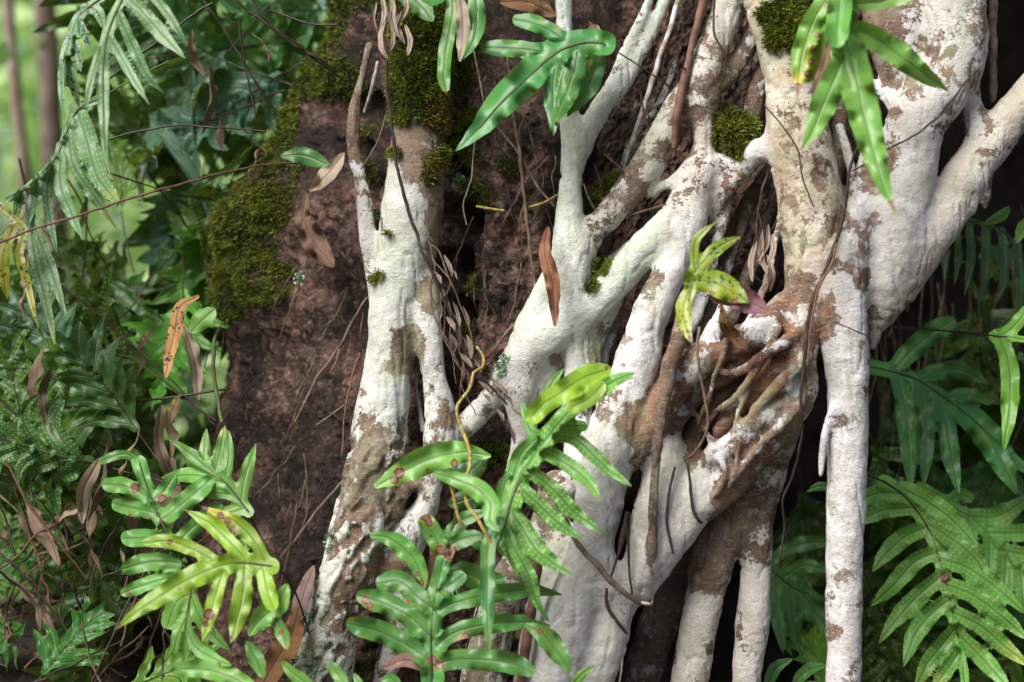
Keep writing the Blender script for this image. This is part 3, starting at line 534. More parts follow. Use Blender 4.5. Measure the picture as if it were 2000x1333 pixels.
# hand-set cover changes (brown or white patches that belong to the bark), px on the front faces
COV = [(722,90,45,-.6),(700,180,40,-.5),(690,240,40,-.5),(690,290,30,-.5),(857,300,46,-.6),(862,370,38,-.6),(864,430,32,-.6),(858,500,26,-.5),(850,560,26,-.5),(838,600,18,-.3),(800,672,36,-.42),(780,708,36,-.3),(735,860,30,-.2),(700,1000,40,-.15),(812,280,62,-.5),(850,330,60,-.4),(862,420,34,-.34),(856,490,30,-.32),(842,545,38,-.22),(800,660,30,-.30),(788,690,45,-.24),(845,575,22,-.3),(690,700,25,-.1),(720,900,75,-.26),(735,960,70,-.24),(690,1060,50,-.05),(745,1100,50,-.16),(700,1140,50,-.18),(680,1230,60,-.14),
 (790,400,55,.2),(780,500,50,.18),(760,610,55,.15),(740,700,30,.08),(750,790,40,.06),(745,1010,40,.06),(655,1180,30,.12),
 (838,640,34,.2),(850,800,25,.08),(875,820,20,-.3),(865,790,16,-.3),
 (715,395,10,.2),(700,260,22,-.5),(735,430,12,-.3),
 (1280,335,26,.25),(1290,240,34,.05),(1215,410,30,.05),(1240,385,28,-.18),(1300,300,30,-.2),(1155,455,22,-.1),(1330,225,40,-.18),(1335,290,20,-.25),
 (1420,40,40,.25),(1395,110,28,-.03),(1375,160,30,.08),(1405,170,25,-.3),(1425,110,24,-.3),(1385,230,18,.15),(1375,270,15,.15),(1410,215,18,-.3),(1380,410,40,.2),
 (1270,560,30,-.28),(1310,500,28,.2),(1300,580,30,.2),(1280,640,30,.22),(1240,600,14,-.3),(1225,660,14,-.2),(1250,700,35,.2),(1235,745,32,-.04),(1220,760,36,.08),(1200,800,40,-.14),(1255,815,40,-.42),(1240,850,34,-.36),(1280,790,30,-.4),(1160,800,30,-.1),(1190,860,45,.02),(1130,900,30,.1),(1160,980,50,.25),(1140,1100,50,.3),(1120,1200,60,.26),(1100,1290,70,.16),(1160,930,40,.1),
 (1475,300,18,.25),(1440,325,14,.15),(1425,350,15,.14),(1418,400,20,-.2),
 (1497,170,20,.25),(1500,250,30,.3),(1535,330,25,.12),(1540,420,30,.04),(1500,60,26,.25),(1560,200,45,.06),(1600,350,22,-.18),(1590,475,28,-.3),(1630,450,35,-.22),(1640,520,25,-.22),(1595,460,18,.42),(1575,500,16,-.2),(1590,480,15,.42),(1590,500,22,.38),(1648,480,28,.40),(1660,520,14,-.25),(1680,545,24,-.40),(1560,560,34,-.26),(1620,590,22,-.26),(1540,575,22,-.38),(1612,300,18,.25),(1620,270,12,.2),(1560,300,30,-.06),(1545,395,12,-.36),(1598,305,10,-.3),
 (1700,345,22,-.42),(1712,370,18,-.4),(1670,360,16,.25),(1680,400,26,.25),(1665,320,16,.2),(1640,440,30,-.1),(1720,430,25,-.3),
 (1700,60,60,-.2),(1780,70,24,.2),(1800,110,26,.08),(1775,160,22,-.2),(1735,170,30,-.2),(1850,30,40,.2),(1880,110,40,.2),(1830,200,40,.2),(1815,100,12,-.4),(1770,250,34,.12),(1745,225,18,-.28),(1860,100,14,-.35),(1855,20,8,-.3),(1850,215,14,-.35),(1800,330,50,.3),(1760,430,60,.4),(1780,500,60,.4),(1840,420,60,.3),(1740,560,40,.3),(1760,380,40,.25),(1900,330,50,.18),(1975,215,45,.2),(1890,200,22,.16),(1910,240,20,.14),(1920,300,14,-.12),
 (1640,590,40,.15),(1650,560,22,.08),(1622,625,20,-.4),(1608,650,22,-.45),(1605,610,12,-.2),(1660,630,20,.02),(1640,680,30,.15),(1640,740,40,.18),(1650,790,34,.18),(1665,700,25,.04),(1640,815,30,-.14),(1670,815,22,-.12),(1670,850,22,.2),(1650,870,40,.2),(1680,880,18,-.05),(1650,1000,100,.3),(1655,1120,20,-.12),(1650,1160,30,.12),(1665,1180,18,-.2),(1620,1240,26,-.2),(1660,1220,30,.2),(1650,1270,35,.1),(1655,1320,40,.04),
 (1530,610,14,0.19),(1560,630,22,0.15),(1520,600,14,0.06),(1545,620,12,0.19),(1490,645,30,0.19),(1540,680,24,0.14),(1560,740,12,0.12),(1550,760,20,0.17),(1520,720,30,-.4),(1500,760,30,-.45),(1545,735,14,0.15),(1510,820,34,0.11),(1475,850,16,0.12),(1370,706,34,0.28),(1345,730,28,0.22),(1400,690,18,-.3),(1430,690,24,-.3),(1430,718,13,0.28),(1295,765,26,-.3),(1325,770,22,-.25),(1275,830,38,-.35),(1230,890,30,0.01),(1465,735,24,0.11),(1385,875,20,0.12),(1420,900,20,0.19),(1400,925,30,0.22),(1440,930,30,-.35),(1425,960,34,-.4),(1395,900,16,0.09),(1480,880,12,0.15),(1480,900,24,-.1),(1345,905,30,-.2),
 (1300,980,60,.2),(1340,980,60,.2),(1280,1080,50,.2),(1405,975,24,-.4),(1385,1010,14,-.3),
 (1400,1050,50,-.3),(1450,1000,60,-.22),(1480,1010,40,-.15),(1380,1125,34,-.3),(1385,1085,40,-.25),(1360,1220,50,.22),(1370,1180,30,.2),(1360,1270,36,.0),(1345,1320,40,.1),(1385,1270,14,-.4),(1470,1200,50,.2),(1475,1130,30,.1),(1480,1085,30,-.24),(1460,1300,40,.12),
 (1128,700,24,.12),(1180,640,20,-.14),(1160,660,16,-.02),(1060,740,30,.1),(1085,700,14,-.35),(965,780,20,-.02),(945,800,14,-.2),(920,820,20,.15),(1000,730,30,.15),(880,860,30,-.06),
 (1060,1180,40,.1),(1065,1240,30,-.1),(1060,1300,30,.0),(1140,1250,60,.2)]
cov = pacc[:, 0].copy()
for x, y, r, k in COV: cov += k*1.15*np.clip(1.3-np.hypot(RX-x, RY-y)/r, 0, 1)*frontf
cov = np.clip(cov, -.6, .55)-.42*fl*sst(.0, -.06, fk)
orng = pacc[:, 3]+.8*blobs(RX, RY, [(1250,820,40),(1500,740,55),(1545,690,26),(1530,770,40),(1530,590,22),(1535,640,20),(1625,610,26,.7),(1608,650,22,.8),(1420,370,30,.6),(1520,430,20,.7)], .8)
MOSS_R = [(800,-40,90),(810,60,80),(795,130,60),(800,180,52),(835,200,45),(860,190,40),(780,200,42),(860,120,48),(862,235,30),(788,225,22),(845,320,26),(838,345,18),(860,300,16),(775,300,12,.8),(1545,-30,42),(1540,20,44),(1530,55,34),(1515,80,18),(1545,90,14),(1510,30,30),(745,535,10,.8),(735,545,8,.8),(762,455,6),(1175,520,22,.7),(1155,560,16,.8)]
mr = blobs(RX, RY, MOSS_R, .4)*frontf; mr = np.clip(mr*1.0+1.0*fbm(RV, 35, 4, 77)*(mr > .02), 0, 1)
dkr = pacc[:, 4]+.7*blobs(RX, RY, [(1215,1000,18),(1225,960,16),(1220,1040,14),(1210,1080,9),(1345,850,50,.9),(1385,790,30,.6),(1640,430,10)], .9)  # dark roots, plus shade painted into the slab crease and tangle cavity
pc = np.stack([cov, np.clip(pacc[:, 1]+.35*blobs(RX, RY, [(790,480,80)], .8), 0, 1), pacc[:, 2], mr], -1); pd = np.stack([np.clip(orng, 0, 1), np.clip(dkr, 0, 1), 0*cov, 0*cov], -1)
fig_o = P(1100, 1640, 0.0); fig_o[2] = 0
fig = empty('strangler_fig', fig_o, 'white barked strangler fig, its fused roots gripping the big brown trunk', 'fig tree')
flab = lab[RF[:, 0]]
def comps(f):      # connected pieces of a face set
    u_, inv = np.unique(f, return_inverse=True); inv = inv.reshape(f.shape); L_ = np.arange(len(u_))
    while True:
        m_ = L_[inv].min(1); n_ = L_.copy(); np.minimum.at(n_, inv.ravel(), np.repeat(m_, 4)); n_ = n_[n_]
        if (n_ == L_).all(): return L_[inv[:, 0]]
        L_ = n_
for _it in range(2):
    for ri in range(nR):
        fi = np.nonzero(flab == ri)[0]
        if not len(fi): continue
        cp = comps(RF[fi]); ids, ct = np.unique(cp, return_counts=True); big = ids[ct.argmax()] if ct.max() >= 60 else -1
        for c_ in ids:
            if c_ == big: continue
            ff = fi[cp == c_]; vs = np.unique(RF[ff]); nb_ = np.isin(RF, vs).any(1) & (flab != ri); cand = flab[nb_]
            if len(cand): flab[ff] = np.bincount(cand).argmax()
# root tubes whose surface is a separate part; tiny fragments go to their neighbour
for ri in range(nR):
    f = RF[flab == ri]
    if len(f) < 30: continue
    u_, inv = np.unique(f, return_inverse=True); inv = inv.reshape(f.shape)
    o = mesh('root', RV2[u_], inv, M['fig'], fig, {'pc': pc[u_], 'pd': pd[u_]}, normals=RN[u_], origin=fig_o)
    if 'k' in ROOTS[ri][0]: o['label'] = ROOTS[ri][0]['k']

# ================================================================ MOSS
def moss(name, label, PT, NM, n, ln=.007, wd=.0011, seed=1, ofs=0., brown=None, dens=None):
    r = np.random.default_rng(seed); k = r.integers(0, len(PT), n) if dens is None else r.choice(len(PT), n, p=dens**1.4/np.sum(dens**1.4)); p = PT[k]+r.normal(0, .0018, (n, 3)); nm = NM[k]
    d = nm+r.normal(0, .55, (n, 3))+np.array([0, -.15, -.12]); d /= np.linalg.norm(d, axis=1)[:, None]
    cl = fbm(p, 60, 3, 5); cl2 = fbm(p, 22, 3, 9)
    l_ = ln*(.6+.8*r.random(n))*(1+.5*cl); w_ = np.cross(d, r.normal(0, 1, (n, 3))); w_ /= np.linalg.norm(w_, axis=1)[:, None]; w_ *= wd*(.7+.6*r.random(n))[:, None]
    b = p+nm*(ofs+.002*(1+cl2))[:, None]
    mid = b+d*(l_*.55)[:, None]; tip = b+d*l_[:, None]+np.array([0, 0, -.0012])
    V = np.stack([b-w_*.5, mid-w_, tip, mid+w_], 1).reshape(-1, 3); F = np.arange(4*n).reshape(-1, 4)
    g = np.clip(.45+.9*cl+.25*r.normal(size=n), 0, 1); bb = np.clip(brown[k]+.7*cl2-.2, 0, 1) if brown is not None else np.clip(.9*cl2-.1, 0, 1)
    return tag(mesh(name, V, F, M['moss'], None, {'mv': np.repeat(np.stack([g, bb, 0*g, 0*g], -1), 4, 0)}, smooth=False, origin=p.mean(0)), label, 'moss', kind='stuff')
HN = Nn.reshape(-1, 3); mf = mh.reshape(-1); hxv = hx.reshape(-1); hyv = VV.reshape(-1)
sel = mf > .12
def brownH(m): return .55*blobs(hxv[m], hyv[m], [(560,230,40),(540,300,50),(500,420,40),(470,520,40),(440,560,40),(900,200,60),(520,350,40),(920,560,50)], .7)
m1 = np.nonzero(sel & (hxv < 760))[0]; moss('moss', 'thick green and rusty moss carpet down the left ridge of the big trunk', HVf[m1], HN[m1], 62000, .0085, .0012, 3, 0, brownH(m1), dens=mf[m1])
m2 = np.nonzero(sel & (hxv > 760))[0]; moss('moss', 'thin moss in the hollows of brown bark between the white roots', HVf[m2], HN[m2], 20000, .007, .001, 4, 0, brownH(m2), dens=mf[m2])
s2 = mr > .12
m3 = np.nonzero(s2 & (RX < 1000))[0]; bR = .75*blobs(RX[m3], RY[m3], [(860,210,50),(850,250,40),(870,130,30),(845,330,30)], .6)
moss('moss', 'moss sleeve around the top of the thick left root', RV2[m3], RN[m3], 36000, .0085, .0012, 5, 0, bR, dens=mr[m3])
m4 = np.nonzero(s2 & (RX > 1400))[0]; moss('moss', 'hanging moss tuft on the broad column at the top edge', RV2[m4], RN[m4], 12000, .011, .0012, 6, 0)
m5 = np.nonzero(s2 & (RX > 1000) & (RX < 1400))[0]
if len(m5): moss('moss', 'small bright moss in the crotch of the mint coloured stem', RV2[m5], RN[m5], 2500, .006, .001, 7, 0)
# free moss ball between the columns
def mossball(label, blob, n, seed, ln=.010):
    r = np.random.default_rng(seed); Ps = []; Ns = []
    for (x, y, rr_, Y) in blob:
        d = r.normal(size=(n//len(blob), 3)); d /= np.linalg.norm(d, axis=1)[:, None]; c = P(x, y, Y); Ps.append(c+d*rr_*PX*np.array([1, .8, 1])); Ns.append(d)
    return moss('moss', label, np.vstack(Ps), np.vstack(Ns), n*2, ln, .0012, seed)
mossball('bright ragged moss tuft wedged between two columns near the top', [(1425,238,16,-.01),(1408,258,13,-.01),(1450,262,13,-.01),(1436,288,12,-.02),(1462,248,9,-.01),(1432,262,17,-.015),(1420,222,7,0),(1444,300,7,-.02),(1404,272,7,-.01),(1440,232,9,-.005)], 5200, 11, .012)
mossball('green moss pad beside the patchy diagonal root', [(1185,372,14,.03),(1205,358,12,.03),(1165,395,12,.035)], 2500, 12)
# ================================================================ LEAVES AND FERN FRONDS
def lobe_w(t, style):
    if style == 'r': return np.where(t < .55, .80+.20*np.sin(np.pi*t/1.1), 1.0)*np.sqrt(np.clip(1-np.clip((t-.72)/.28, 0, 1)**2.3, 0.02, 1))
    if style == 'w': return .55+.45*np.clip(1-t, 0, 1)
    if style == 'e': return np.clip(np.sin(np.pi*np.clip(t*.93+.045, 0, 1)), .06, 1)**.75       # simple leaf, narrow at both ends
    return np.where(t < .5, .74+.26*np.sin(np.pi*t), np.clip(1-((t-.5)/.5)**1.7, 0.0, 1)*.99+.012)
class Blade:
    """a lobed leaf laid out as lobes (pixel-sized units), meshed as one sheet with real bending"""
    def __init__(s, lobes, Y0, g=(-.12, -.28), step=3.6, seed=0, wave=1.0, k=7., bend=1.0, marks=(), yl=0., sp=0., so=0.):
        s.r = np.random.default_rng(seed); s.seed = seed; s.Y0 = Y0; s.g = g; s.wave = wave
        s.L = []
        for lb in lobes:
            pts, hw = lb[0], lb[1]; st = lb[2] if len(lb) > 2 else 'p'; ex = lb[3] if len(lb) > 3 else {}
            c = catmull(np.array(pts, float), 9.); a = np.concatenate([[0], np.cumsum(np.hypot(*np.diff(c, axis=0).T))]); t = a/a[-1]
            s.L.append(dict(c=c, a=a, t=t, r=hw*lobe_w(t, st), b=ex.get('b', s.r.normal(0, .010)*bend), yl=ex.get('yl', 0), w=st == 'w', L=a[-1], sp=ex.get('sp', 0), so=ex.get('so', 1), br=1. if st == 'w' else s.r.uniform(.25, 1.)))
        allc = np.vstack([l['c'] for l in s.L]); s.c0 = allc.mean(0); s.k = k; s.marks = marks; s.P = (yl, sp, so)
        m = max(l['r'].max() for l in s.L)+8; mn = allc.min(0)-m; mx = allc.max(0)+m; s.step = step
        X, Yg = np.meshgrid(np.arange(mn[0], mx[0], step), np.arange(mn[1], mx[1], step), indexing='ij')
        # slightly jittered grid keeps edges from looking stepped
        D, A = s.field(X, Yg); ins = D < 0; nx, ny = X.shape
        cell = ins[:-1, :-1] | ins[1:, :-1] | ins[1:, 1:] | ins[:-1, 1:]
        for _ in range(3):
            out = (D > 0); e = .8
            d, _a = D, A; dx, _q = s.field(X+e, Yg); dy, _q = s.field(X, Yg+e); gx = (dx-d)/e; gy = (dy-d)/e; n2 = gx*gx+gy*gy+.05
            mv = np.where(out & (d < step*1.6), d, 0); X = X-mv*gx/n2; Yg = Yg-mv*gy/n2; D, A = s.field(X, Yg)
        bad = D > step*.7; cell &= ~(bad[:-1, :-1] | bad[1:, :-1] | bad[1:, 1:] | bad[:-1, 1:])
        I, J = np.nonzero(cell); q = np.stack([I*ny+J, I*ny+J+1, (I+1)*ny+J+1, (I+1)*ny+J], 1); u_, inv = np.unique(q, return_inverse=True); s.F = inv.reshape(q.shape)
        s.x = X.ravel()[u_]; s.y = Yg.ravel()[u_]; A = {k_: v_.ravel()[u_] for k_, v_ in A.items()}; s.A = A
        s.Yd = s.depth(s.x, s.y, A)
        yv = A['yl']+yl; bl = blobs(s.x, s.y, [(x, y, r*.92) for x, y, r in marks], .75)
        s.fa = np.stack([bl, np.clip(yv, 0, 1), np.clip(A['sp']+sp, 0, 1), so*A['so']], 1)
        s.fb = np.stack([A['lat'], A['s'], A['t'], A['br']], 1)
    def field(s, X, Yg):
        sh = X.shape; D = np.full(sh, 60.); B = np.full(sh, 99.); A = {k: np.zeros(sh) for k in ('lat', 's', 't', 'b', 'yl', 'sp', 'so', 'w', 'br')}
        # wavy outline
        wob = 1.3*vnoise(np.stack([X/17., Yg/17., 0*X+s.seed], -1), 3)
        for l in s.L:
            c, r = l['c'], l['r']; best = np.full(sh, 99.); tt = np.zeros(sh); lt = np.zeros(sh)
            m = (X > c[:, 0].min()-40) & (X < c[:, 0].max()+40) & (Yg > c[:, 1].min()-40) & (Yg < c[:, 1].max()+40)
            x = X[m]; y = Yg[m]; bm = np.full(x.shape, 99.); tm = np.zeros(x.shape); lm = np.zeros(x.shape); dm = np.full(x.shape, 999.)
            for i in range(len(c)-1):
                a = c[i]; b = c[i+1]; ab = b-a; n = ab@ab+1e-9; u = np.clip(((x-a[0])*ab[0]+(y-a[1])*ab[1])/n, 0, 1)
                ex_ = x-a[0]-u*ab[0]; ey = y-a[1]-u*ab[1]; dist = np.hypot(ex_, ey); d = dist-(r[i]+(r[i+1]-r[i])*u)
                g = d < bm; bm = np.where(g, d, bm); g2 = dist < dm; dm = np.where(g2, dist, dm)
                tm = np.where(g2, l['t'][i]+(l['t'][i+1]-l['t'][i])*u, tm); lm = np.where(g2, np.sign(ab[0]*ey-ab[1]*ex_)*dist, lm)
            best[m] = bm; tt[m] = tm; lt[m] = lm
            h = np.maximum(s.k-np.abs(D-best), 0)/s.k; nd = np.minimum(D, best)-h*h*s.k*.25; D = nd
            sc = best+(2.0 if l['w'] else 0); g = sc < B; B = np.where(g, sc, B)
            for k_, v_ in (('lat', lt), ('s', tt*l['L']), ('t', tt), ('b', l['b']*tt**2*l['L']/80.), ('yl', l['yl']*tt**1.3), ('sp', l['sp']+0*tt), ('so', l['so']+0*tt), ('br', l['br']+0*tt), ('w', np.full(sh, 1.0 if l['w'] else 0.))): A[k_] = np.where(g, v_, A[k_])
        return D+wob*(D > -3), A
    def depth(s, x, y, A=None):
        d = s.Y0+s.g[0]*(x-s.c0[0])*PX+s.g[1]*(y-s.c0[1])*PX
        p = np.stack([x/85., y/85., 0*x+s.seed*1.7], -1); d = d+.008*s.wave*vnoise(p, 91)+.0022*s.wave*vnoise(p*2.7, 92)
        if A is not None:
            al = np.abs(A['lat']); d = d+A['b']-.00010*s.wave*np.minimum(al, 14)+.00003*s.wave*al*al*vnoise(np.stack([A['s']/21., np.sign(A['lat'])*3., 0*al+s.seed], -1), 8)
        return d
def pxmap(x, y, Y): return P(x, y, Y)
def frond(label, col, lobes, Y0=-.1, stalk=None, ribs=None, mp=pxmap, base=None, name='fern_frond', cat='fern frond', group=None, mat='leaf', smat='stalk', sw=1.7, **kw):
    B = Blade(lobes, Y0, **kw); V = mp(B.x, B.y, B.Yd)
    if base is None:
        bx_, by_ = (stalk or lobes[0][0])[0][:2]; base = mp(np.array([bx_*1.]), np.array([by_*1.]), np.array([Y0]))[0]
    root = None
    if stalk is None and ribs is None:
        o = mesh(name, V, B.F, M[mat], None, {'fa': B.fa, 'fb': B.fb}, origin=base); o.color = (*col, 1)
        return tag(o, label, cat, group)
    root = empty(name, base, label, cat, group)
    o = mesh('blade', V, B.F, M[mat], root, {'fa': B.fa, 'fb': B.fb}, origin=base); o.color = (*col, 1)
    def rod(nm, pts, w0, w1):
        c = catmull(np.array([p[:2] for p in pts], float), 12.)
        if len(pts[0]) > 2: Yc = np.interp(np.linspace(0, 1, len(c)), np.linspace(0, 1, len(pts)), [p[2] for p in pts])
        else: Yc = B.depth(c[:, 0], c[:, 1])-.0012
        C = mp(c[:, 0], c[:, 1], Yc); V_, F_ = tube_geo(C, np.linspace(w0, w1, len(C))*PX, 6); m_ = mesh(nm, V_, F_, M[smat], root, origin=base); m_.color = (*col, 1); return m_
    if stalk: rod('stalk', stalk, sw*1.15, sw)
    if ribs: rod('midrib', ribs, sw, sw*.45)
    return root
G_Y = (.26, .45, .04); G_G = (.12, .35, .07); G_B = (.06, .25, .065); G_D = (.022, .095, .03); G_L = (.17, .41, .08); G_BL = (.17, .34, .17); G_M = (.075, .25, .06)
# ---- top centre frond
frond('glossy blue-green fern frond with finger lobes lying over the forked mint stem at the top', G_B,
 [([(1180,84),(1146,83),(1111,91),(1077,110),(1032,150),(980,200),(935,252),(889,296)],33,'p',{'b':.0}),
  ([(1118,96),(1090,70),(1045,46),(1003,38)],16,'r'),([(1080,110),(1050,100),(1000,95),(941,93)],17,'r'),
  ([(1092,105),(1082,150),(1080,205),(1081,266)],18,'p'),([(1128,98),(1122,140),(1100,195),(1075,254)],23,'p',{'b':-.02,'yl':.35})],
 -.09, [(1322,180,.06),(1290,157,.0),(1227,115,-.06),(1175,84,-.092)], [(1175,84),(1146,83),(1111,91),(1077,110),(1032,150),(980,200),(935,250)], seed=1, marks=[(1100,165,4)], g=(-.1,-.25), sw=1.5, smat='stalkg')
frond('fern lobes folded behind the glossy top centre frond, one tip dried brown', G_B,
 [([(1150,78),(1164,114),(1152,162),(1130,198),(1107,230)],21,'p',{'yl':.25}),([(1160,84),(1160,60),(1152,44)],13,'r')], -.065, seed=2, marks=[(1157,60,22),(1145,128,9),(1158,90,9)], name='fern_leaf', cat='fern leaf')
# ---- top right frond
frond('big green fern frond hanging over the broad buff column at the top right', G_L,
 [([(1640,-40),(1645,20),(1652,69),(1672,155),(1696,259),(1718,335),(1734,382),(1750,420)],33,'p',{'b':-.02,'yl':.1}),
  ([(1655,60),(1690,65),(1739,95),(1795,138),(1853,179)],25,'p',{'b':.02}),([(1655,95),(1632,150),(1606,212),(1588,255),(1566,293)],26,'p',{'yl':.2}),
  ([(1655,8),(1710,6),(1790,-12)],15,'r')], -.26, [(1632,-120),(1637,-60),(1645,0)], [(1645,0),(1652,69),(1672,155),(1696,259),(1720,345)], seed=3, marks=[(1743,400,14),(1565,288,8),(1746,130,5),(1690,310,4)], g=(0,-.1), smat='stalkg')
frond('half withered fern lobe with a brown edge and rusty tip at the top right', G_L,
 [([(1622,-10),(1595,30),(1572,90),(1562,140),(1558,190)],23,'p',{'yl':.75}),([(1628,20),(1618,80),(1596,135),(1575,165)],18,'p',{'yl':.6})], -.235, seed=4, marks=[(1560,182,28),(1596,70,8),(1590,95,9),(1584,120,10),(1578,145,12),(1618,10,12),(1622,60,9),(1615,110,10)], name='fern_leaf', cat='fern leaf')
frond('short dark fern lobe at the top edge in front of the broad column', G_G, [([(1650,-50),(1642,0),(1636,45),(1634,88)],24,'r')], -.28, seed=5, name='fern_leaf', cat='fern leaf')
frond('curled brown dead strip hanging beside the half withered lobe', (.16,.09,.06), [([(1618,85),(1608,130),(1594,165),(1585,200)],8,'p')], -.25, seed=6, mat='dead', name='dead_leaf', cat='dead leaf')
# ---- upper left dotted fronds
frond('bluish fern frond with rows of raised dots drooping at the upper left', G_BL,
 [([(250,-30),(238,0),(221,35),(207,79),(201,130),(202,210),(205,293),(217,352)],12,'p',{'yl':.2}),([(207,79),(192,112),(176,165),(167,216)],9,'p',{'b':-.01}),([(206,62),(228,95),(258,150),(292,205)],9.5,'p',{'yl':.35}),([(228,20),(244,55),(268,110),(292,155),(321,182)],11.5,'p',{'b':.02}),([(240,-12),(276,22),(315,66),(362,115)],16,'p'),([(275,-25),(304,-2),(334,38),(366,90)],10,'p')],
 -.18, [(275,-90),(262,-55),(250,-30)], [(250,-30),(238,0),(221,35),(207,79),(201,130),(202,210),(205,293)], seed=7, k=3., so=1., sp=.14, g=(-.1,-.3), smat='stalkg')
frond('narrow bluish fern frond with black dots arching behind the dotted one at the upper left', G_BL,
 [([(200,-5),(183,7),(155,32),(140,66),(127,110),(120,160),(126,242)],10,'p'),([(165,15),(190,22),(203,58)],11,'p'),([(152,38),(168,70),(180,106)],9,'p'),([(140,68),(152,104),(158,140)],9,'p'),([(128,112),(142,160),(155,212)],11,'p')],
 -.10, [(240,-40),(220,-20),(200,-5)], [(200,-5),(183,7),(155,32),(140,66),(127,110)], seed=8, k=3., so=.3, sp=.5, smat='stalkg')
frond('long arching fern frond whose narrow lobes hang straight down at the left', G_BL,
 [([(200,190),(152,214),(131,255),(107,310),(62,359),(14,390)],9,'w'),([(150,215),(170,276),(190,345),(220,385),(238,416)],23,'p',{'yl':.45,'b':-.03}),([(131,250),(143,320),(185,385),(228,447)],13,'p',{'yl':.5}),([(118,285),(118,360),(140,420),(162,470)],13,'p',{'yl':.3}),([(107,310),(92,370),(98,430),(112,500)],10,'p'),([(75,350),(62,399),(52,450)],10,'p'),([(45,372),(35,400),(28,440)],9,'p')],
 -.02, [(330,120),(260,155),(200,190)], [(200,190),(152,214),(131,255),(107,310),(62,359),(14,390)], seed=9, k=3., so=.8, sp=.2, bend=2., smat='stalkg')
frond('pair of long blue-green fern lobes hanging low at the left', G_BL,
 [([(58,420),(68,500),(85,570),(100,635),(108,680)],12,'p',{'yl':.4}),([(60,425),(85,490),(110,560),(130,622)],13,'p',{'yl':.2})], -.06, seed=10, so=.6, sp=.3, name='fern_leaf', cat='fern leaf')
frond('yellow fern lobe covered in black specks at the left edge', (.30,.30,.02),
 [([(-20,385),(20,420),(45,450),(38,500),(55,560),(66,610),(76,645)],9,'p',{'yl':.6}),([(30,440),(10,480),(6,530),(16,590)],13,'p',{'yl':.7})], -.10, seed=11, sp=.9, name='fern_leaf', cat='fern leaf')
# ---- centre fern with upright rachis
frond('bright fern frond with a rounded upright tip standing in the middle of the picture', G_G,
 [([(985,1030),(1008,952),(1032,908),(1056,873),(1101,816),(1128,789),(1173,761),(1205,742),(1237,730)],17,'r',{'b':-.02,'yl':.1}),([(990,1000),(1015,930),(1050,878),(1085,830)],26,'w'),
  ([(1090,838),(1118,832),(1146,834)],12,'r',{'yl':.2}),([(1070,852),(1118,856),(1155,885),(1190,918),(1237,953)],15,'p',{'yl':.35}),([(1045,882),(1075,888),(1111,909),(1146,937),(1173,977)],16,'p',{'yl':.3}),([(1022,912),(1055,935),(1090,966),(1125,1004),(1184,1045)],16,'p',{'yl':.2}),([(1008,945),(1037,972),(1077,1010),(1105,1032),(1139,1057)],17,'p'),
  ([(992,988),(1016,1026),(1049,1075),(1085,1103),(1118,1124)],20,'p'),([(985,1015),(1001,1063),(1032,1121),(1047,1173),(1073,1216)],14,'p'),([(1045,860),(1018,890),(1003,930),(992,975)],17,'p',{'so':0}),([(1005,925),(988,945),(975,985),(968,1010)],15,'p',{'so':0}),([(1060,850),(1038,842),(1028,815),(1018,783)],9,'p',{'so':0})],
 -.19, [(893,1333,-.12),(930,1200,-.15),(960,1100,-.18),(985,1030,-.192)], [(985,1030),(1008,952),(1032,908),(1056,873),(1101,816),(1128,789)], seed=12, so=1., g=(-.15,-.35), marks=[(1098,785,5),(1173,972,5),(1010,960,7)], sw=1.6)
frond('yellow-green lance shaped leaf overlapping the tip of the central fern', G_Y, [([(1042,811),(1062,790),(1100,765),(1140,738),(1190,722)],22,'r'),([(1120,795),(1150,780),(1178,750)],16,'r')], -.235, seed=13, name='fern_leaf', cat='fern leaf', marks=[(1185,718,6)])
frond('thin curled green leaf tip just left of the lance shaped leaf', G_L, [([(1101,720),(1078,750),(1062,780)],8,'e')], -.20, seed=14, name='fern_leaf', cat='fern leaf')
frond('long narrow fern lobe dangling between the central fern and the bottom fern', G_B, [([(975,1020),(955,1060),(952,1120),(952,1200),(956,1277)],15,'p',{'yl':.3})], -.24, seed=15, name='fern_leaf', cat='fern leaf', marks=[(960,1060,6)])
frond('folded glossy leaf pointing left from the base of the central fern', G_L, [([(851,926),(894,938),(935,958),(958,985),(957,1018),(974,1036)],20,'e')], -.225, seed=16, name='fern_leaf', cat='fern leaf')
frond('drooping green lobes clustered under the base of the central fern', G_G, [([(975,985),(985,1020),(1010,1060),(1020,1095)],19,'p'),([(968,995),(962,1040),(985,1085)],14,'p'),([(972,1010),(1000,1090),(1012,1130)],11,'p')], -.175, seed=17, name='fern_leaf', cat='fern leaf', marks=[(1000,1062,5)])
frond('broad leathery leaf with a rusty bitten end lying across the left root', G_L, [([(738,948),(790,920),(840,897),(900,884),(955,890)],28,'e')], -.13, seed=18, name='fern_leaf', cat='fern leaf', marks=[(780,925,17),(770,938,12),(887,905,12),(835,918,5),(893,884,5)], yl=.15)
frond('dark fern leaf tucked under the yellow vine', G_D, [([(870,910),(895,925),(925,915),(948,890)],24,'e'),([(880,985),(915,975),(955,955)],22,'e')], -.08, seed=19, name='fern_leaf', cat='fern leaf')
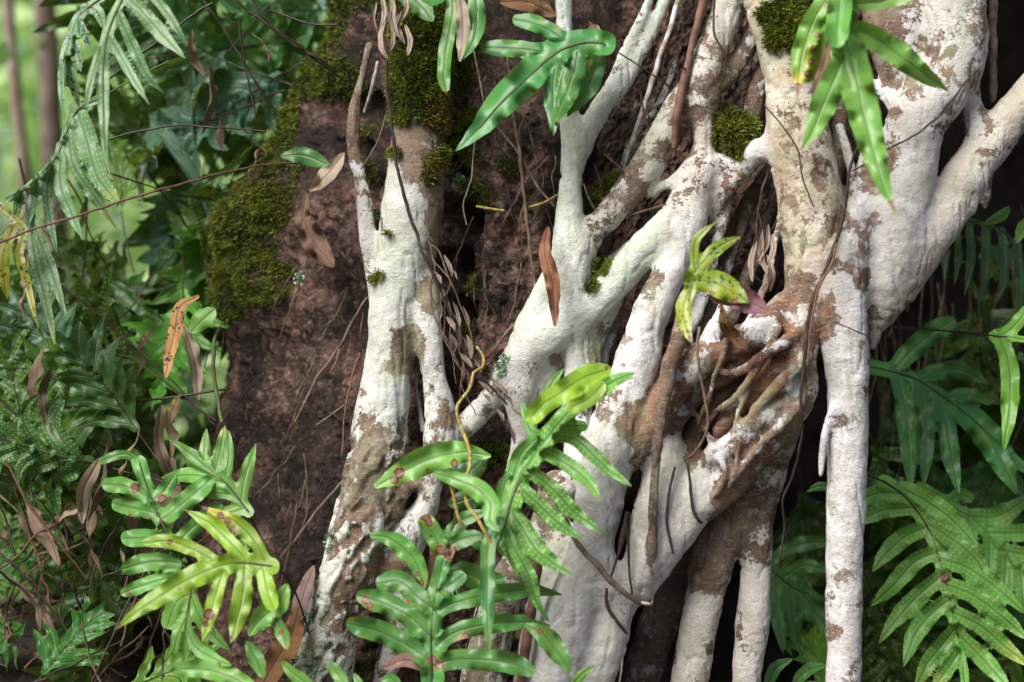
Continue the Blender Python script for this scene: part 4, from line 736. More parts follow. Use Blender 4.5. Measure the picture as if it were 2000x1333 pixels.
# ---- bottom centre big fern
frond('large glossy fern frond with a straight dark midrib spread at the bottom centre', G_M,
 [([(845,1325),(842,1246),(849,1177),(863,1108),(875,1065)],24,'w'),([(850,1192),(815,1165),(780,1135),(737,1140)],20,'r',{'yl':.15}),([(846,1248),(808,1212),(760,1182),(700,1164)],22,'r',{'yl':.2}),([(845,1292),(795,1262),(745,1235),(680,1218)],23,'r'),
  ([(858,1192),(890,1178),(935,1166),(980,1158),(1040,1153),(1102,1163)],18,'p',{'b':.02}),([(852,1262),(894,1234),(963,1219),(1020,1216),(1078,1223)],19,'p'),([(850,1300),(894,1288),(963,1291),(1005,1298),(1042,1314)],21,'r'),([(856,1155),(880,1142),(905,1122)],16,'r'),
  ([(868,1085),(850,1050),(828,1012)],19,'r',{'yl':.5}),([(872,1070),(905,1052),(946,1044)],17,'p'),([(880,1035),(905,1015),(955,998)],14,'p')],
 -.17, [(838,1420),(841,1370),(843,1322)], [(843,1322),(842,1246),(849,1177),(863,1108),(884,1028),(891,987)], seed=20, wave=1.2, marks=[(713,1172,13),(722,1183,11),(772,1217,8),(910,1246,16),(895,1255,9),(941,1240,9),(797,1175,8),(845,1290,16),(860,1300,14),(830,1008,16),(838,1022,12),(880,1080,22),(860,1075,16),(900,1100,14),(686,1212,6),(795,1280,6),(945,1050,8)], sw=2.1)
frond('arched green leaf with eaten spots above the bottom centre fern', G_G, [([(727,1046),(765,1054),(805,1088),(822,1120),(829,1148)],20,'e')], -.16, seed=21, name='fern_leaf', cat='fern leaf', marks=[(790,1102,10),(815,1122,9),(823,1138,9),(748,1062,5)])
frond('dark rounded leaf behind the upright midrib of the bottom centre fern', G_M, [([(872,1125),(905,1118),(945,1135),(985,1128)],24,'e'),([(910,1052),(950,1062),(985,1052)],16,'e')], -.11, seed=22, name='fern_leaf', cat='fern leaf')
frond('purple brown dead leaf at the foot of the bottom centre fern', (.19,.10,.10), [([(751,1305),(790,1290),(825,1300),(845,1322)],14,'e')], -.19, seed=23, mat='dead', name='dead_leaf', cat='dead leaf')
frond('crumpled brown dead leaf caught on the midrib above the bottom fern', (.20,.09,.07), [([(842,1048),(850,1080),(848,1115),(838,1160)],13,'e')], -.15, seed=24, mat='dead', name='dead_leaf', cat='dead leaf', wave=3)
frond('green leaf with a dark stain hanging right of the bottom centre fern', G_G, [([(1030,1222),(1062,1240),(1088,1272),(1114,1312)],21,'e')], -.20, seed=25, name='fern_leaf', cat='fern leaf', marks=[(1055,1235,10)])
frond('small dotted leaf curling up at the bottom edge on the white slab', G_L, [([(1112,1350),(1135,1318),(1162,1301)],9,'p')], -.22, seed=26, so=1., name='fern_leaf', cat='fern leaf')
# ---- bottom left bright frond
frond('bright yellow-green fern frond with long pointed lobes at the bottom left', G_Y,
 [([(530,1106),(483,1100),(449,1102),(414,1111),(362,1135),(311,1166),(269,1194),(224,1230)],22,'p',{'b':-.01}),([(435,1106),(385,1077),(330,1058),(279,1061)],14,'r'),([(486,1098),(450,1060),(408,1022),(357,994)],16,'p'),([(519,1098),(499,1060),(462,1022),(392,989)],15,'p',{'yl':.85}),
  ([(437,1112),(422,1160),(408,1211),(394,1256)],15,'p',{'yl':.45}),([(478,1106),(474,1166),(463,1213),(450,1258)],20,'p',{'yl':.25}),([(513,1108),(521,1150),(535,1190)],16,'r')],
 -.20, [(605,1240,-.1),(583,1173,-.14),(560,1125,-.18),(530,1106,-.2)], [(530,1106),(483,1100),(449,1102),(414,1111),(362,1135),(311,1166),(269,1194)], seed=27, g=(-.1,-.35), marks=[(399,992,13),(430,1008,11),(445,1018,10),(455,1035,12),(408,1200,17),(402,1220,10),(231,1226,12),(331,1059,9),(451,1246,7),(365,996,8),(480,1065,5),(415,1140,4),(350,1150,4)], sw=1.8)
frond('twisted bright green lobe curling upward right of the yellow-green frond', G_L, [([(559,1146),(540,1182),(508,1212),(488,1240)],23,'e'),([(541,1212),(552,1240),(561,1270)],13,'p',{'yl':.6})], -.215, seed=28, name='fern_leaf', cat='fern leaf', marks=[(550,1235,8)])
frond('small twisted green leaf below the yellow-green frond', G_G, [([(484,1255),(500,1288),(514,1322)],16,'e')], -.20, seed=29, name='fern_leaf', cat='fern leaf')
frond('pale green fern frond with blunt wavy lobes and purple blotches at the lower left', G_G,
 [([(273,905),(286,949),(307,1000),(331,1052),(362,1110)],15,'w'),([(200,900),(235,888),(258,892),(275,912)],9,'p'),([(283,968),(245,950),(203,946)],16,'r'),([(302,1002),(268,994),(223,984)],17,'r'),([(326,1053),(280,1051),(240,1052)],17,'r'),([(350,1100),(295,1097),(241,1112)],18,'r'),([(352,1124),(292,1139),(238,1160)],14,'r'),
  ([(298,978),(322,958),(340,930)],15,'r'),([(316,1015),(364,978),(412,936)],19,'r'),([(340,1065),(386,1023),(430,985)],16,'r')],
 -.13, [(420,1240),(385,1160),(362,1110)], [(362,1110),(331,1052),(307,1000),(286,949),(273,905)], seed=30, marks=[(264,953,15),(318,975,16),(255,1009,8),(314,1018,8),(330,1059,6),(250,1158,7),(293,1014,5)], wave=1.3)
frond('upright fern frond with thin pointed lobes against the red bark at the lower left', G_L,
 [([(485,1000),(442,945),(397,907),(355,873),(324,856)],15,'p',{'yl':.3}),([(398,908),(399,880),(403,838)],10,'p',{'yl':.4}),([(418,925),(430,885),(440,828)],14,'p',{'yl':.5}),([(440,942),(447,895),(446,838)],10,'p',{'yl':.4}),([(470,985),(480,930),(501,862)],13,'p',{'yl':.2}),([(442,946),(385,929),(312,933)],16,'p',{'yl':.35}),([(462,968),(410,962),(370,952)],12,'p'),([(478,992),(440,1003),(412,990)],14,'p')],
 -.10, [(583,1163,-.05),(525,1080,-.08),(485,1000,-.1)], [(485,1000),(442,945),(397,907),(355,873)], seed=31)
frond('bright green fern frond with drooping lobes under the yellow-green one', G_L,
 [([(374,1145),(362,1218),(360,1287),(360,1345)],10,'w'),([(372,1160),(346,1176),(327,1224)],18,'r'),([(372,1160),(390,1204),(414,1239),(453,1274)],14,'p'),([(362,1222),(382,1262),(415,1285),(455,1302)],14,'p'),([(362,1212),(346,1245),(340,1280)],13,'p')], -.17, [(390,1110),(380,1128),(374,1145)], [(374,1145),(362,1218),(360,1287)], seed=32, smat='stalkg')
frond('broad green leaf lying along the bottom edge at the left', G_L, [([(355,1308),(400,1308),(450,1322),(500,1350)],19,'r')], -.22, seed=33, name='fern_leaf', cat='fern leaf')
for k_, (pp, hw_, lab_) in enumerate([([(552,1294),(575,1318),(620,1350)],14,'green leaf tip at the bottom edge beside the foot of the left root'),([(645,1296),(662,1320),(680,1345)],13,'bluish leaf tip poking up at the bottom edge on the left root'),([(692,1318),(700,1333),(706,1352)],9,'tiny leaf tip at the bottom edge right of the left root'),([(745,1330),(765,1325),(785,1345)],9,'little green leaf at the bottom edge under the purple dead leaf')]):
    frond(lab_, [G_L, G_G, G_G, G_G][k_], [(pp, hw_, 'e')], -.2, seed=34+k_, name='fern_leaf', cat='fern leaf')
# ---- right hand ferns
frond('big fern frond with a curved dark midrib and blackened lobe at the bottom right', (.17,.44,.08),
 [([(1728,942),(1763,966),(1790,997),(1818,1042),(1839,1108),(1853,1156),(1863,1211),(1877,1270),(1886,1350)],15,'w'),
  ([(1770,966),(1722,963),(1676,978)],17,'r'),([(1788,992),(1725,997),(1684,1016)],17,'r'),([(1812,1030),(1773,1045),(1732,1080),(1702,1120)],19,'p'),([(1832,1078),(1790,1096),(1742,1146),(1699,1186)],19,'p'),([(1842,1122),(1792,1166),(1749,1211),(1717,1256)],19,'p',{'yl':.2}),([(1855,1172),(1820,1199),(1786,1242),(1764,1306)],19,'p',{'yl':.4}),([(1866,1228),(1840,1262),(1812,1296),(1785,1352)],17,'p',{'yl':.55}),([(1873,1275),(1848,1310),(1820,1350)],16,'p',{'yl':.5}),
  ([(1768,956),(1810,980),(1862,1018),(1909,1068)],22,'p'),([(1815,1025),(1872,1062),(1905,1092),(1933,1134)],22,'p'),([(1838,1092),(1888,1108),(1946,1148),(2003,1198)],20,'p',{'yl':.2}),([(1850,1142),(1904,1164),(1963,1210),(2010,1252)],20,'p',{'yl':.3}),([(1860,1195),(1918,1225),(1968,1268),(2015,1305)],18,'p',{'yl':.5}),([(1870,1238),(1908,1275),(1942,1311),(1980,1355)],18,'p',{'yl':.5})],
 .10, [(1640,900,.22),(1690,925,.16),(1728,942,.10)], [(1728,942),(1763,966),(1790,997),(1818,1042),(1839,1108),(1853,1156),(1863,1211),(1877,1270),(1886,1350)], seed=40, bend=.35, so=.52, wave=1.4, g=(-.1,-.25), marks=[(1845,1129,15)], sp=.10, sw=2)
frond('second fern frond with a tan midrib behind the big one at the right edge', (.15,.42,.08),
 [([(1800,956),(1860,990),(1904,1018),(1946,1059),(1998,1114),(2050,1170)],15,'w'),([(1895,1008),(1950,1008),(2020,965)],19,'p'),([(1930,1040),(1975,1042),(2030,1038)],17,'r'),([(1960,1075),(2010,1085),(2040,1082)],16,'r'),([(1890,1015),(1896,1056),(1909,1100)],15,'r'),([(1932,1050),(1932,1090),(1932,1130)],15,'r'),([(1965,1088),(1962,1130),(1963,1168)],16,'r'),([(1992,1112),(1998,1160),(2000,1195)],16,'r'),([(1850,982),(1875,965),(1900,978)],12,'r'),([(1840,975),(1850,1005),(1868,1030)],13,'r')],
 .22, None, [(1800,956),(1860,990),(1904,1018),(1946,1059),(1998,1114),(2050,1170)], seed=41, bend=.35, so=.5, smat='twig', sw=1.6)
frond('dark glossy fern frond with long hanging lobes right of the straight white root', (.07,.28,.08),
 [([(1690,714),(1746,727),(1797,744),(1842,775),(1894,813),(1946,861),(2000,915)],15,'w'),([(1746,724),(1773,692),(1818,654),(1862,626)],21,'r'),([(1795,742),(1828,728),(1877,724),(1933,752)],19,'p'),([(1752,730),(1765,780),(1774,850),(1780,960)],20,'p'),([(1790,745),(1807,810),(1808,890),(1804,952)],18,'p'),([(1833,775),(1846,815),(1857,890),(1874,968)],19,'p'),([(1868,795),(1911,830),(1950,885),(1985,965)],29,'p'),([(1850,775),(1900,772),(1935,792)],14,'p')],
 .20, [(1600,700,.3),(1640,706,.24),(1690,714,.2)], [(1690,714),(1746,727),(1797,744),(1842,775),(1894,813),(1946,861)], seed=42, wave=1.6)
frond('bright green fern lobe hanging at the right edge below a dark stalk', (.20,.50,.06), [([(1950,655),(1968,700),(1973,750),(1970,815),(1960,884)],19,'p',{'yl':.3}),([(1950,658),(1982,636),(2015,588)],14,'p'),([(1940,656),(1975,660),(2030,668)],9,'w')], .02, [(1730,636,.25),(1830,645,.15),(1940,656,.02)], [(1940,656),(1975,660),(2030,668)], seed=43)
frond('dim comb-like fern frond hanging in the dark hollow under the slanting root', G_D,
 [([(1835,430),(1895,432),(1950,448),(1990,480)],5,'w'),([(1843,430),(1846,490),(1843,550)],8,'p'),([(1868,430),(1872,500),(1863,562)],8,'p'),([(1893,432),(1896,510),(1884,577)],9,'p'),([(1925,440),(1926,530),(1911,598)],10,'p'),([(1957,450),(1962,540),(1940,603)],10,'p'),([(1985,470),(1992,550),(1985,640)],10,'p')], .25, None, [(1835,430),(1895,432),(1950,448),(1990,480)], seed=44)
frond('bright green leaf corner at the right edge in the dark hollow', G_L, [([(1925,437),(1958,420),(1972,402)],11,'e')], .05, seed=45, name='fern_leaf', cat='fern leaf')
frond('green leaf entering from the right edge above the long hanging lobe', G_L, [([(2030,420),(2000,445),(1985,475)],14,'p')], .05, seed=46, name='fern_leaf', cat='fern leaf')
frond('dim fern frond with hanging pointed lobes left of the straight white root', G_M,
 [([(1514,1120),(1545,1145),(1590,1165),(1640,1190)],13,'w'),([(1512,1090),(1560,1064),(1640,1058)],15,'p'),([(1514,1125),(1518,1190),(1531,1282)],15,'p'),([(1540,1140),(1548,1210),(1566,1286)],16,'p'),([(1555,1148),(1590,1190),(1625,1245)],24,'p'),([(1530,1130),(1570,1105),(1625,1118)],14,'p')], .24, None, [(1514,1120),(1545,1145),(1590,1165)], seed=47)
frond('green leaf showing behind the straight white root at mid height', G_G, [([(1577,960),(1600,950),(1640,955)],9,'e')], .12, seed=48, name='fern_leaf', cat='fern leaf')
frond('bright leaf at the bottom edge left of the straight white root', G_G, [([(1495,1345),(1515,1305),(1545,1288)],13,'e')], .05, seed=49, name='fern_leaf', cat='fern leaf')
frond('green leaf arching along the bottom edge beside the straight white root', G_G, [([(1548,1345),(1575,1310),(1612,1300)],13,'e')], .1, seed=50, name='fern_leaf', cat='fern leaf')
# ---- the little frond on the column, dead leaves
frond('small yellow-green fern with one long purple tipped lobe in front of the dark gap', (.24,.36,.03),
 [([(1345,585),(1349,554),(1357,525),(1356,495),(1362,465),(1405,428)],9,'p',{'sp':-.5}),([(1357,532),(1392,493),(1418,475),(1446,463)],14,'p'),([(1354,548),(1394,552),(1430,570),(1462,590)],26,'p'),([(1352,560),(1335,597),(1339,637),(1353,674)],15,'p',{'yl':.4})],
 -.20, None, [(1345,590),(1350,554),(1357,525)], seed=51, sp=.42, marks=[(1352,664,13),(1390,572,8),(1435,592,12)], smat='stalkg', yl=.3)
frond('torn brown dead leaf hanging below the small yellow-green fern', (.20,.09,.03), [([(1409,598),(1418,640),(1435,662),(1456,680)],12,'e'),([(1420,640),(1438,650),(1440,668)],7,'e')], -.16, seed=52, mat='dead', name='dead_leaf', cat='dead leaf', wave=3, sp=.5)
frond('red-brown dead leaf curled on the mint coloured stem', (.22,.085,.05), [([(1070,446),(1064,492),(1079,551),(1084,635)],15,'e')], -.075, seed=53, mat='dead', name='dead_leaf', cat='dead leaf', wave=2.2)
frond('orange-tan dying leaf with black spots hanging against the dark ferns at the left', (.52,.27,.10), [([(385,580),(352,600),(343,644),(332,689),(324,737)],14,'e')], -.06, seed=54, mat='dead', name='dead_leaf', cat='dead leaf', sp=.55)
frond('heart shaped bright leaf beside the mossy ridge at the left', G_L, [([(417,606),(398,622),(374,648)],20,'e')], .0, seed=55, name='fern_leaf', cat='fern leaf')
frond('single small blue-green leaf lying on the mossy ridge', G_B, [([(553,305),(592,304),(642,322)],17,'e')], -.02, seed=56, name='fern_leaf', cat='fern leaf')
frond('narrow wavy green leaf hanging at the top edge over the mossy root', G_G, [([(878,-20),(884,20),(870,100),(867,150),(872,182)],14,'r')], -.06, seed=57, name='fern_leaf', cat='fern leaf', marks=[(872,183,9)])
frond('wrinkled grey dead leaf hanging at the top edge between two green ones', (.34,.28,.22), [([(897,-20),(904,40),(903,80),(898,118)],14,'e')], -.06, seed=58, mat='dead', name='dead_leaf', cat='dead leaf', wave=2)
frond('dark green leaf hanging at the top edge right of the grey dead leaf', G_M, [([(925,-30),(932,40),(922,85),(905,116)],17,'p')], -.05, seed=59, name='fern_leaf', cat='fern leaf')
frond('dark green leaf at the top edge above the mossy root', G_M, [([(770,-30),(820,10),(845,40)],22,'e'),([(800,-30),(835,-10),(870,-2)],20,'e')], -.05, seed=60, name='fern_leaf', cat='fern leaf')
frond('brown dead leaf at the top edge left of the mint stem', (.16,.075,.04), [([(980,5),(1030,5),(1085,30)],18,'e')], .03, seed=61, mat='dead', name='dead_leaf', cat='dead leaf', wave=2)
frond('large curled brown leaf plastered on the old bark below the mossy ridge', (.20,.12,.09), [([(590,420),(612,470),(635,500),(650,520)],24,'e'),([(598,380),(590,430),(600,470)],14,'e')], .10, seed=62, mat='dead', name='dead_leaf', cat='dead leaf', wave=3)
frond('pale folded dead leaf propped on the ridge beside the small blue-green leaf', (.42,.33,.25), [([(608,372),(640,340),(672,300)],17,'e')], .03, seed=63, mat='dead', name='dead_leaf', cat='dead leaf', wave=3)
frond('purplish dead leaf leaning against the foot of the left root', (.30,.20,.19), [([(575,1225),(590,1170),(612,1108)],16,'e')], -.06, seed=64, mat='dead', name='dead_leaf', cat='dead leaf', wave=2)
frond('large orange-brown dead leaf at the bottom edge left of the root foot', (.33,.16,.08), [([(500,1360),(540,1290),(570,1240),(585,1185)],26,'e')], -.08, seed=65, mat='dead', name='dead_leaf', cat='dead leaf', wave=1.5)
frond('purple faded leaf tip ending the small yellow-green fern', (.17,.07,.12), [([(1405,576),(1435,578),(1470,594),(1503,608)],25,'p')], -.212, seed=151, mat='dead', name='fern_leaf', cat='fern leaf', sp=.15)
# ================================================================ TWIGS, ROOTLETS, VINES
def rod(label, pts, mat='twig', name='twig', cat='twig', wob=1.0, group=None, n=6):
    """pts (x, y, r, Y)"""
    c = catmull(np.array(pts, float), 9.); k = len(c); q = np.stack([c[:, 0]/23., c[:, 1]/23., c[:, 3]*9+hash(label) % 97], -1) if False else np.stack([c[:, 0]/23., c[:, 1]/23., 0*c[:, 0]+pts[0][0]], -1)
    c[:, 0] += 1.6*wob*vnoise(q, 5)*min(1, k/6); c[:, 1] += 1.2*wob*vnoise(q+9, 6)
    c[:, 2] *= .78 if mat == 'vine' else 1
    C = P(c[:, 0], c[:, 1], c[:, 3]+.002*wob*vnoise(q+3, 7)); R = c[:, 2]*PX*(1+.16*vnoise(q*2.5, 8))
    V, F = tube_geo(C, R, n); o = mesh(name, V, F, M[mat], None, origin=C[0]); return tag(o, label, cat, group)
def Y_(pts, Y): return [(x, y, r, Y) for x, y, r in pts]
rod('long dark climbing stem running down over the mossy left root', [(748,-20,3,-.02),(750,60,3,-.03),(756,114,3,-.04),(757,173,3,-.045),(766,259,3.2,-.05),(780,345,3.2,-.05),(797,407,3.4,-.05),(815,460,3.2,-.055),(825,492,3,-.06),(849,544,3,-.06),(877,609,2.8,-.06),(901,672,2.6,-.06),(925,716,2.4,-.06),(963,761,2,-.06),(990,792,1.6,-.06)], 'twigd', 'climbing_stem', 'stem')
rod('thin dead stem parallel to the climbing stem beside the left root', [(840,478,1.6,-.05),(856,489,1.8,-.05),(872,530,1.8,-.05),(891,575,1.8,-.05),(908,620,1.8,-.05),(922,672,1.6,-.05),(905,700,1.4,-.05)], 'twig', 'stem', 'stem')
rod('bent dead stem at the far side of the climbing stem', [(840,545,1.4,-.04),(846,610,1.6,-.04),(868,660,1.6,-.04),(895,715,1.6,-.04),(925,742,1.4,-.04)], 'twig', 'stem', 'stem')
r_ = np.random.default_rng(5)
for k_, (x, y, a) in enumerate([(868,500,70),(878,520,60),(862,560,80),(885,590,75),(873,620,60),(893,640,85),(905,600,75),(880,655,70),(898,690,50),(912,655,80),(925,700,65),(935,745,45),(910,720,85),(860,590,95),(848,530,60),(830,520,70),(944,770,50),(958,740,40),(985,770,55),(970,800,60),(995,830,75),(1000,800,40)]):
    a = math.radians(a); l_ = r_.uniform(22, 48); frond('shrivelled grey leaflet on the dead stems beside the left root', (.24,.18,.17), [([(x, y), (x+l_*.5*math.cos(a)+3, y+l_*.5*math.sin(a)), (x+l_*math.cos(a), y+l_*math.sin(a))], r_.uniform(2.5, 5), 'e')], -.065+.01*r_.normal(), seed=300+k_, mat='dead', name='dead_leaflet', cat='dead leaf', group='shrivelled leaflets on the dead stems', wave=4, step=3)
for k_, (x, y, x2, y2, hw_) in enumerate([(745,-10,742,60,5),(770,0,776,70,6),(790,-10,783,40,5),(752,40,748,100,5),(768,60,752,112,4),(742,70,760,118,5),(792,50,796,108,6),(785,20,768,95,4),(760,-10,765,50,6),(778,30,790,85,5),(748,10,770,90,4),(735,0,738,70,4)]):
    frond('withered curled leaf in the bunch at the top edge over the climbing stem', (.42,.34,.30), [([(x, y), ((x+x2)/2+7*(-1)**k_, (y+y2)/2), (x2, y2)], hw_, 'e')], -.06, seed=330+k_, mat='dead', name='dead_leaf', cat='dead leaf', group='withered leaves bunched at the top edge', wave=4, step=3)
rod('yellow speckled vine winding down to the base of the central fern', [(932,678,3.2,-.06),(944,695,3.8,-.08),(942,718,3.6,-.1),(925,728,3.6,-.11),(919,758,4,-.115),(891,799,4.2,-.12),(904,844,4.2,-.13),(918,879,4.2,-.165),(918,907,4.2,-.18),(908,942,4.2,-.2),(911,983,4.2,-.21),(939,1025,4.2,-.22),(960,1060,3.6,-.22)], 'vine', 'vine', 'vine', n=8)
rod('short yellow vine beside the winding one', [(880,945,3.6,-.2),(884,965,4,-.2),(891,997,4,-.2),(900,1020,3.8,-.2),(908,1035,3.2,-.2)], 'vine', 'vine', 'vine', n=8)
rod('brown twig hanging down the red bark left of the mint stem', [(990,110,3,.05),(1001,207,3.4,.05),(1015,293,3.8,.045),(1025,397,3.8,.04),(1032,460,3.6,.03),(1046,568,3.2,.02)], 'twig')
rod('crooked twig crossing the red bark left of the mint stem', [(972,250,2,.06),(1015,303,3,.05),(1049,362,3,.05),(1083,404,2.6,.04)], 'twig')
rod('pale thin root hanging between the mint fork and the red-brown one', [(1345,-40,5,.03),(1325,0,5.4,.03),(1311,52,5,.03),(1290,110,5.4,.03),(1270,173,5.4,.03),(1253,224,5,.03),(1235,276,4.6,.035),(1225,304,3.2,.04),(1214,345,2,.05)], 'white', 'hanging_root', 'root', n=10)
rod('red-brown hanging root meeting the diagonal root near the top', [(1385,-40,8,-.02),(1373,0,8.5,-.02),(1356,69,7.5,-.025),(1342,131,7.5,-.03),(1330,190,9,-.035),(1322,228,8,-.035),(1316,290,5,-.03)], 'twigr', 'hanging_root', 'root', n=12)
rod('thin dark rootlet lying down the patchy column', [(1396,-10,2,-.03),(1395,60,2.2,-.045),(1412,100,2.2,-.05),(1428,140,2,-.05)], 'twigd', 'rootlet', 'root')
rod('tan straight hanging root in the dark notch at the top right', [(1938,-60,10,-.02),(1939,0,9,-.02),(1939,90,8.5,-.015),(1940,180,7,-.01),(1938,200,4,-.005)], 'twig', 'hanging_root', 'root', n=12)
rod('dark wiry root running down the broad column into the tangle', [(1690,260,2.6,-.12),(1663,320,2.8,-.12),(1655,380,3,-.125),(1645,435,3.4,-.13),(1618,516,4,-.14),(1590,578,4,-.14),(1577,637,4,-.135),(1571,706,3.6,-.135),(1564,792,3.2,-.135),(1567,850,2.6,-.12),(1549,925,2.4,-.1),(1528,976,2.2,-.09),(1532,1028,2,-.08),(1521,1097,1.9,-.08),(1508,1134,1.6,-.07)], 'twigd', 'hanging_root', 'root')
rod('second wiry root twisted beside the dark one', [(1640,450,2,-.13),(1622,520,2.4,-.145),(1600,560,2.4,-.145),(1583,640,2.4,-.14),(1578,700,2,-.14)], 'twigr', 'hanging_root', 'root')
rod('left black rootlet pressed on the white slab', [(1318,912,2.4,-.11),(1305,976,2.6,-.118),(1303,1021,2.6,-.118),(1308,1055,2.4,-.12),(1315,1082,2,-.115)], 'twigd', 'rootlet', 'root')
rod('right black rootlet ending at the edge of the white slab', [(1342,905,2.6,-.11),(1350,959,3,-.115),(1356,1001,3.2,-.115),(1366,1018,2.6,-.11),(1374,1023,2,-.09)], 'twigd', 'rootlet', 'root')
rod('dark twig slanting down across the lower white root', [(1080,965,3,-.10),(1090,983,4,-.11),(1125,1056,5,-.13),(1163,1101,5.5,-.14),(1201,1142,5.5,-.14),(1235,1170,5,-.13),(1252,1182,3,-.12)], 'twig', n=8)
rod('black rootlet curving down the lower white root', [(1184,1150,3,-.12),(1187,1183,3.6,-.125),(1203,1212,3.4,-.125),(1224,1238,2.6,-.12)], 'twigd', 'rootlet', 'root')
rod('dark rootlet in the crack between slab and lower root', [(1226,1000,5,-.1),(1217,1040,6,-.1),(1208,1080,3,-.12),(1193,1126,2.4,-.125)], 'twigd', 'rootlet', 'root')
rod('thin dark rootlet running down the seam of the white slab', [(1221,1015,2.4,-.115),(1226,1060,2.4,-.12),(1228,1097,2.2,-.12),(1234,1165,2,-.115)], 'twigd', 'rootlet', 'root')
rod('tan bent twig in front of the white knob', [(1365,640,3,-.11),(1363,706,2.8,-.125),(1377,775,2.6,-.12),(1381,835,2.4,-.12),(1360,880,2,-.12),(1335,900,1.6,-.1)], 'twig')
rod('slim orange-brown root standing by the bottom centre fern', [(1056,1060,8,-.10),(1052,1097,9,-.11),(1040,1183,9,-.115),(1026,1270,9.5,-.115),(1015,1345,10,-.11)], 'twigr', 'thin_root', 'root', n=12)
rod('tan twig lying diagonally on the dark bark left of the root', [(672,938,2.6,.02),(628,987,3,.01),(594,1032,3.2,.0),(549,1090,3,-.01)], 'twig')
rod('forked thin root on the old bark, its upper stem', [(718,582,2.4,.07),(687,630,2.8,.06),(659,682,3,.06),(618,740,3,.05),(595,790,2.6,.05),(575,825,2,.05)], 'twig', 'rootlet', 'root')
rod('forked thin root on the old bark, its short side stem', [(662,682,2.4,.06),(658,705,2.4,.055),(645,728,1.6,.05)], 'twig', 'rootlet', 'root')
rod('thin straight rootlet hanging just left of the left root', [(704,690,2,.04),(690,730,2.2,.035),(675,800,2.2,.03),(668,890,2,.02)], 'twigr', 'rootlet', 'root')
rod('short rootlet below the forked one on the old bark', [(672,792,2,.05),(640,815,2.2,.045),(618,830,1.8,.04)], 'twig', 'rootlet', 'root')
rod('two thin rootlets hanging on the dark bark, the curved one', [(592,885,1.6,.04),(600,940,1.8,.04),(597,1000,1.6,.035)], 'twig', 'rootlet', 'root')
rod('upright orange stick among the lower left stalks', [(580,985,2,-.02),(568,1050,2.4,-.03),(555,1120,2,-.04),(546,1150,1.6,-.04)], 'twigr')
rod('greenish stem climbing the left side of the old trunk', [(428,640,3.4,.02),(418,672,3.8,.01),(418,723,4,.0),(425,780,4,-.01),(433,825,3.4,-.02)], 'stalkg', 'climbing_stem', 'stem')
rod('brown twig lying on the bark beside the cross branch', [(1060,582,3,.04),(1020,620,3.4,.035),(985,655,3,.03),(960,690,2,.03)], 'twig')
rod('green stick lying on the bark left of the mint stem', [(930,403,3,.05),(960,408,4,.045),(985,412,3,.045)], 'vine', 'vine', 'vine')
rod('second green stick below the crooked twig', [(1030,405,3.6,.045),(1060,398,3.8,.04),(1090,380,3,.04)], 'vine', 'vine', 'vine')
rod('pale hairlike root zigzagging on the moss left of the mint stem, the lower one', [(930,240,1.4,.06),(925,300,1.6,.05),(918,360,1.6,.05),(905,400,1.6,.045),(912,440,1.4,.045)], 'pale', 'rootlet', 'root')
rod('pale forked hair root near the top fern tip', [(925,100,1.4,.05),(940,170,1.8,.05),(950,230,1.6,.05)], 'pale', 'rootlet', 'root')
rod('rusty rootlet crossing the thin upper left root', [(755,225,1.6,.0),(735,280,1.8,.0),(705,332,1.6,.0)], 'twigr', 'rootlet', 'root')
rod('pale curved stick on the moss right of the thin upper left root', [(738,120,4,.0),(728,170,4.4,.0),(712,220,3,.02)], 'pale')
for k_, (a, b) in enumerate([((1690,575),(1500,655)),]): pass
rod('black hair root crossing the top right white root', [(1910,133,1.6,-.11),(1875,175,1.8,-.13),(1830,230,1.8,-.15),(1780,268,1.8,-.16),(1730,295,1.6,-.14),(1665,335,1.4,-.12)], 'twigd', 'rootlet', 'root')
rod('dark hair root bending down the buff column', [(1493,205,1.4,-.10),(1530,250,1.6,-.12),(1556,290,1.6,-.13),(1568,350,1.6,-.13),(1590,405,1.4,-.13)], 'twigd', 'rootlet', 'root')
rod('hairlike root looping on the straight white root', [(1628,628,1.2,-.14),(1655,640,1.2,-.145),(1690,655,1.3,-.145),(1700,672,1.2,-.13)], 'twigd', 'rootlet', 'root')
rod('white peg tip beside the slab corner', [(1253,1177,3,-.12),(1270,1180,3,-.13)], 'pale')
rod('pale rootlet hanging below the slab corner', [(1302,1098,1.6,-.08),(1280,1140,1.8,-.09),(1272,1180,1.6,-.09)], 'pale', 'rootlet', 'root')
rod('pale rootlet hanging at the bottom of the lower white root', [(1217,1235,1.6,-.09),(1215,1290,1.8,-.09),(1208,1345,1.6,-.09)], 'pale', 'rootlet', 'root')
for k_, (x, y, x2, y2) in enumerate([(1395,760,1345,880),(1385,800,1412,905),(1440,770,1420,860),(1350,790,1330,870),(1466,820,1428,940),(1448,820,1440,950),(1500,330,1475,470),(1520,370,1508,450),(1480,400,1505,500),(1460,520,1500,560),(1300,400,1180,430),(1330,130,1400,175),(1250,180,1300,330),(1180,300,1240,370),(1160,320,1185,400),(1140,360,1190,440),(1700,520,1690,470),(1895,300,1880,370),(1880,230,1870,300)]):
    rod('thin brown rootlet straggling in the gaps between the roots', [(x, y, 1.8, -.02+.03*math.sin(k_)),((x+x2)/2+9*math.sin(k_*2), (y+y2)/2, 2.2, .0),(x2, y2, 1.4, .02)], ['twig', 'twigr', 'twigd'][k_ % 3], 'rootlet', 'root', group='rootlets straggling in the gaps')
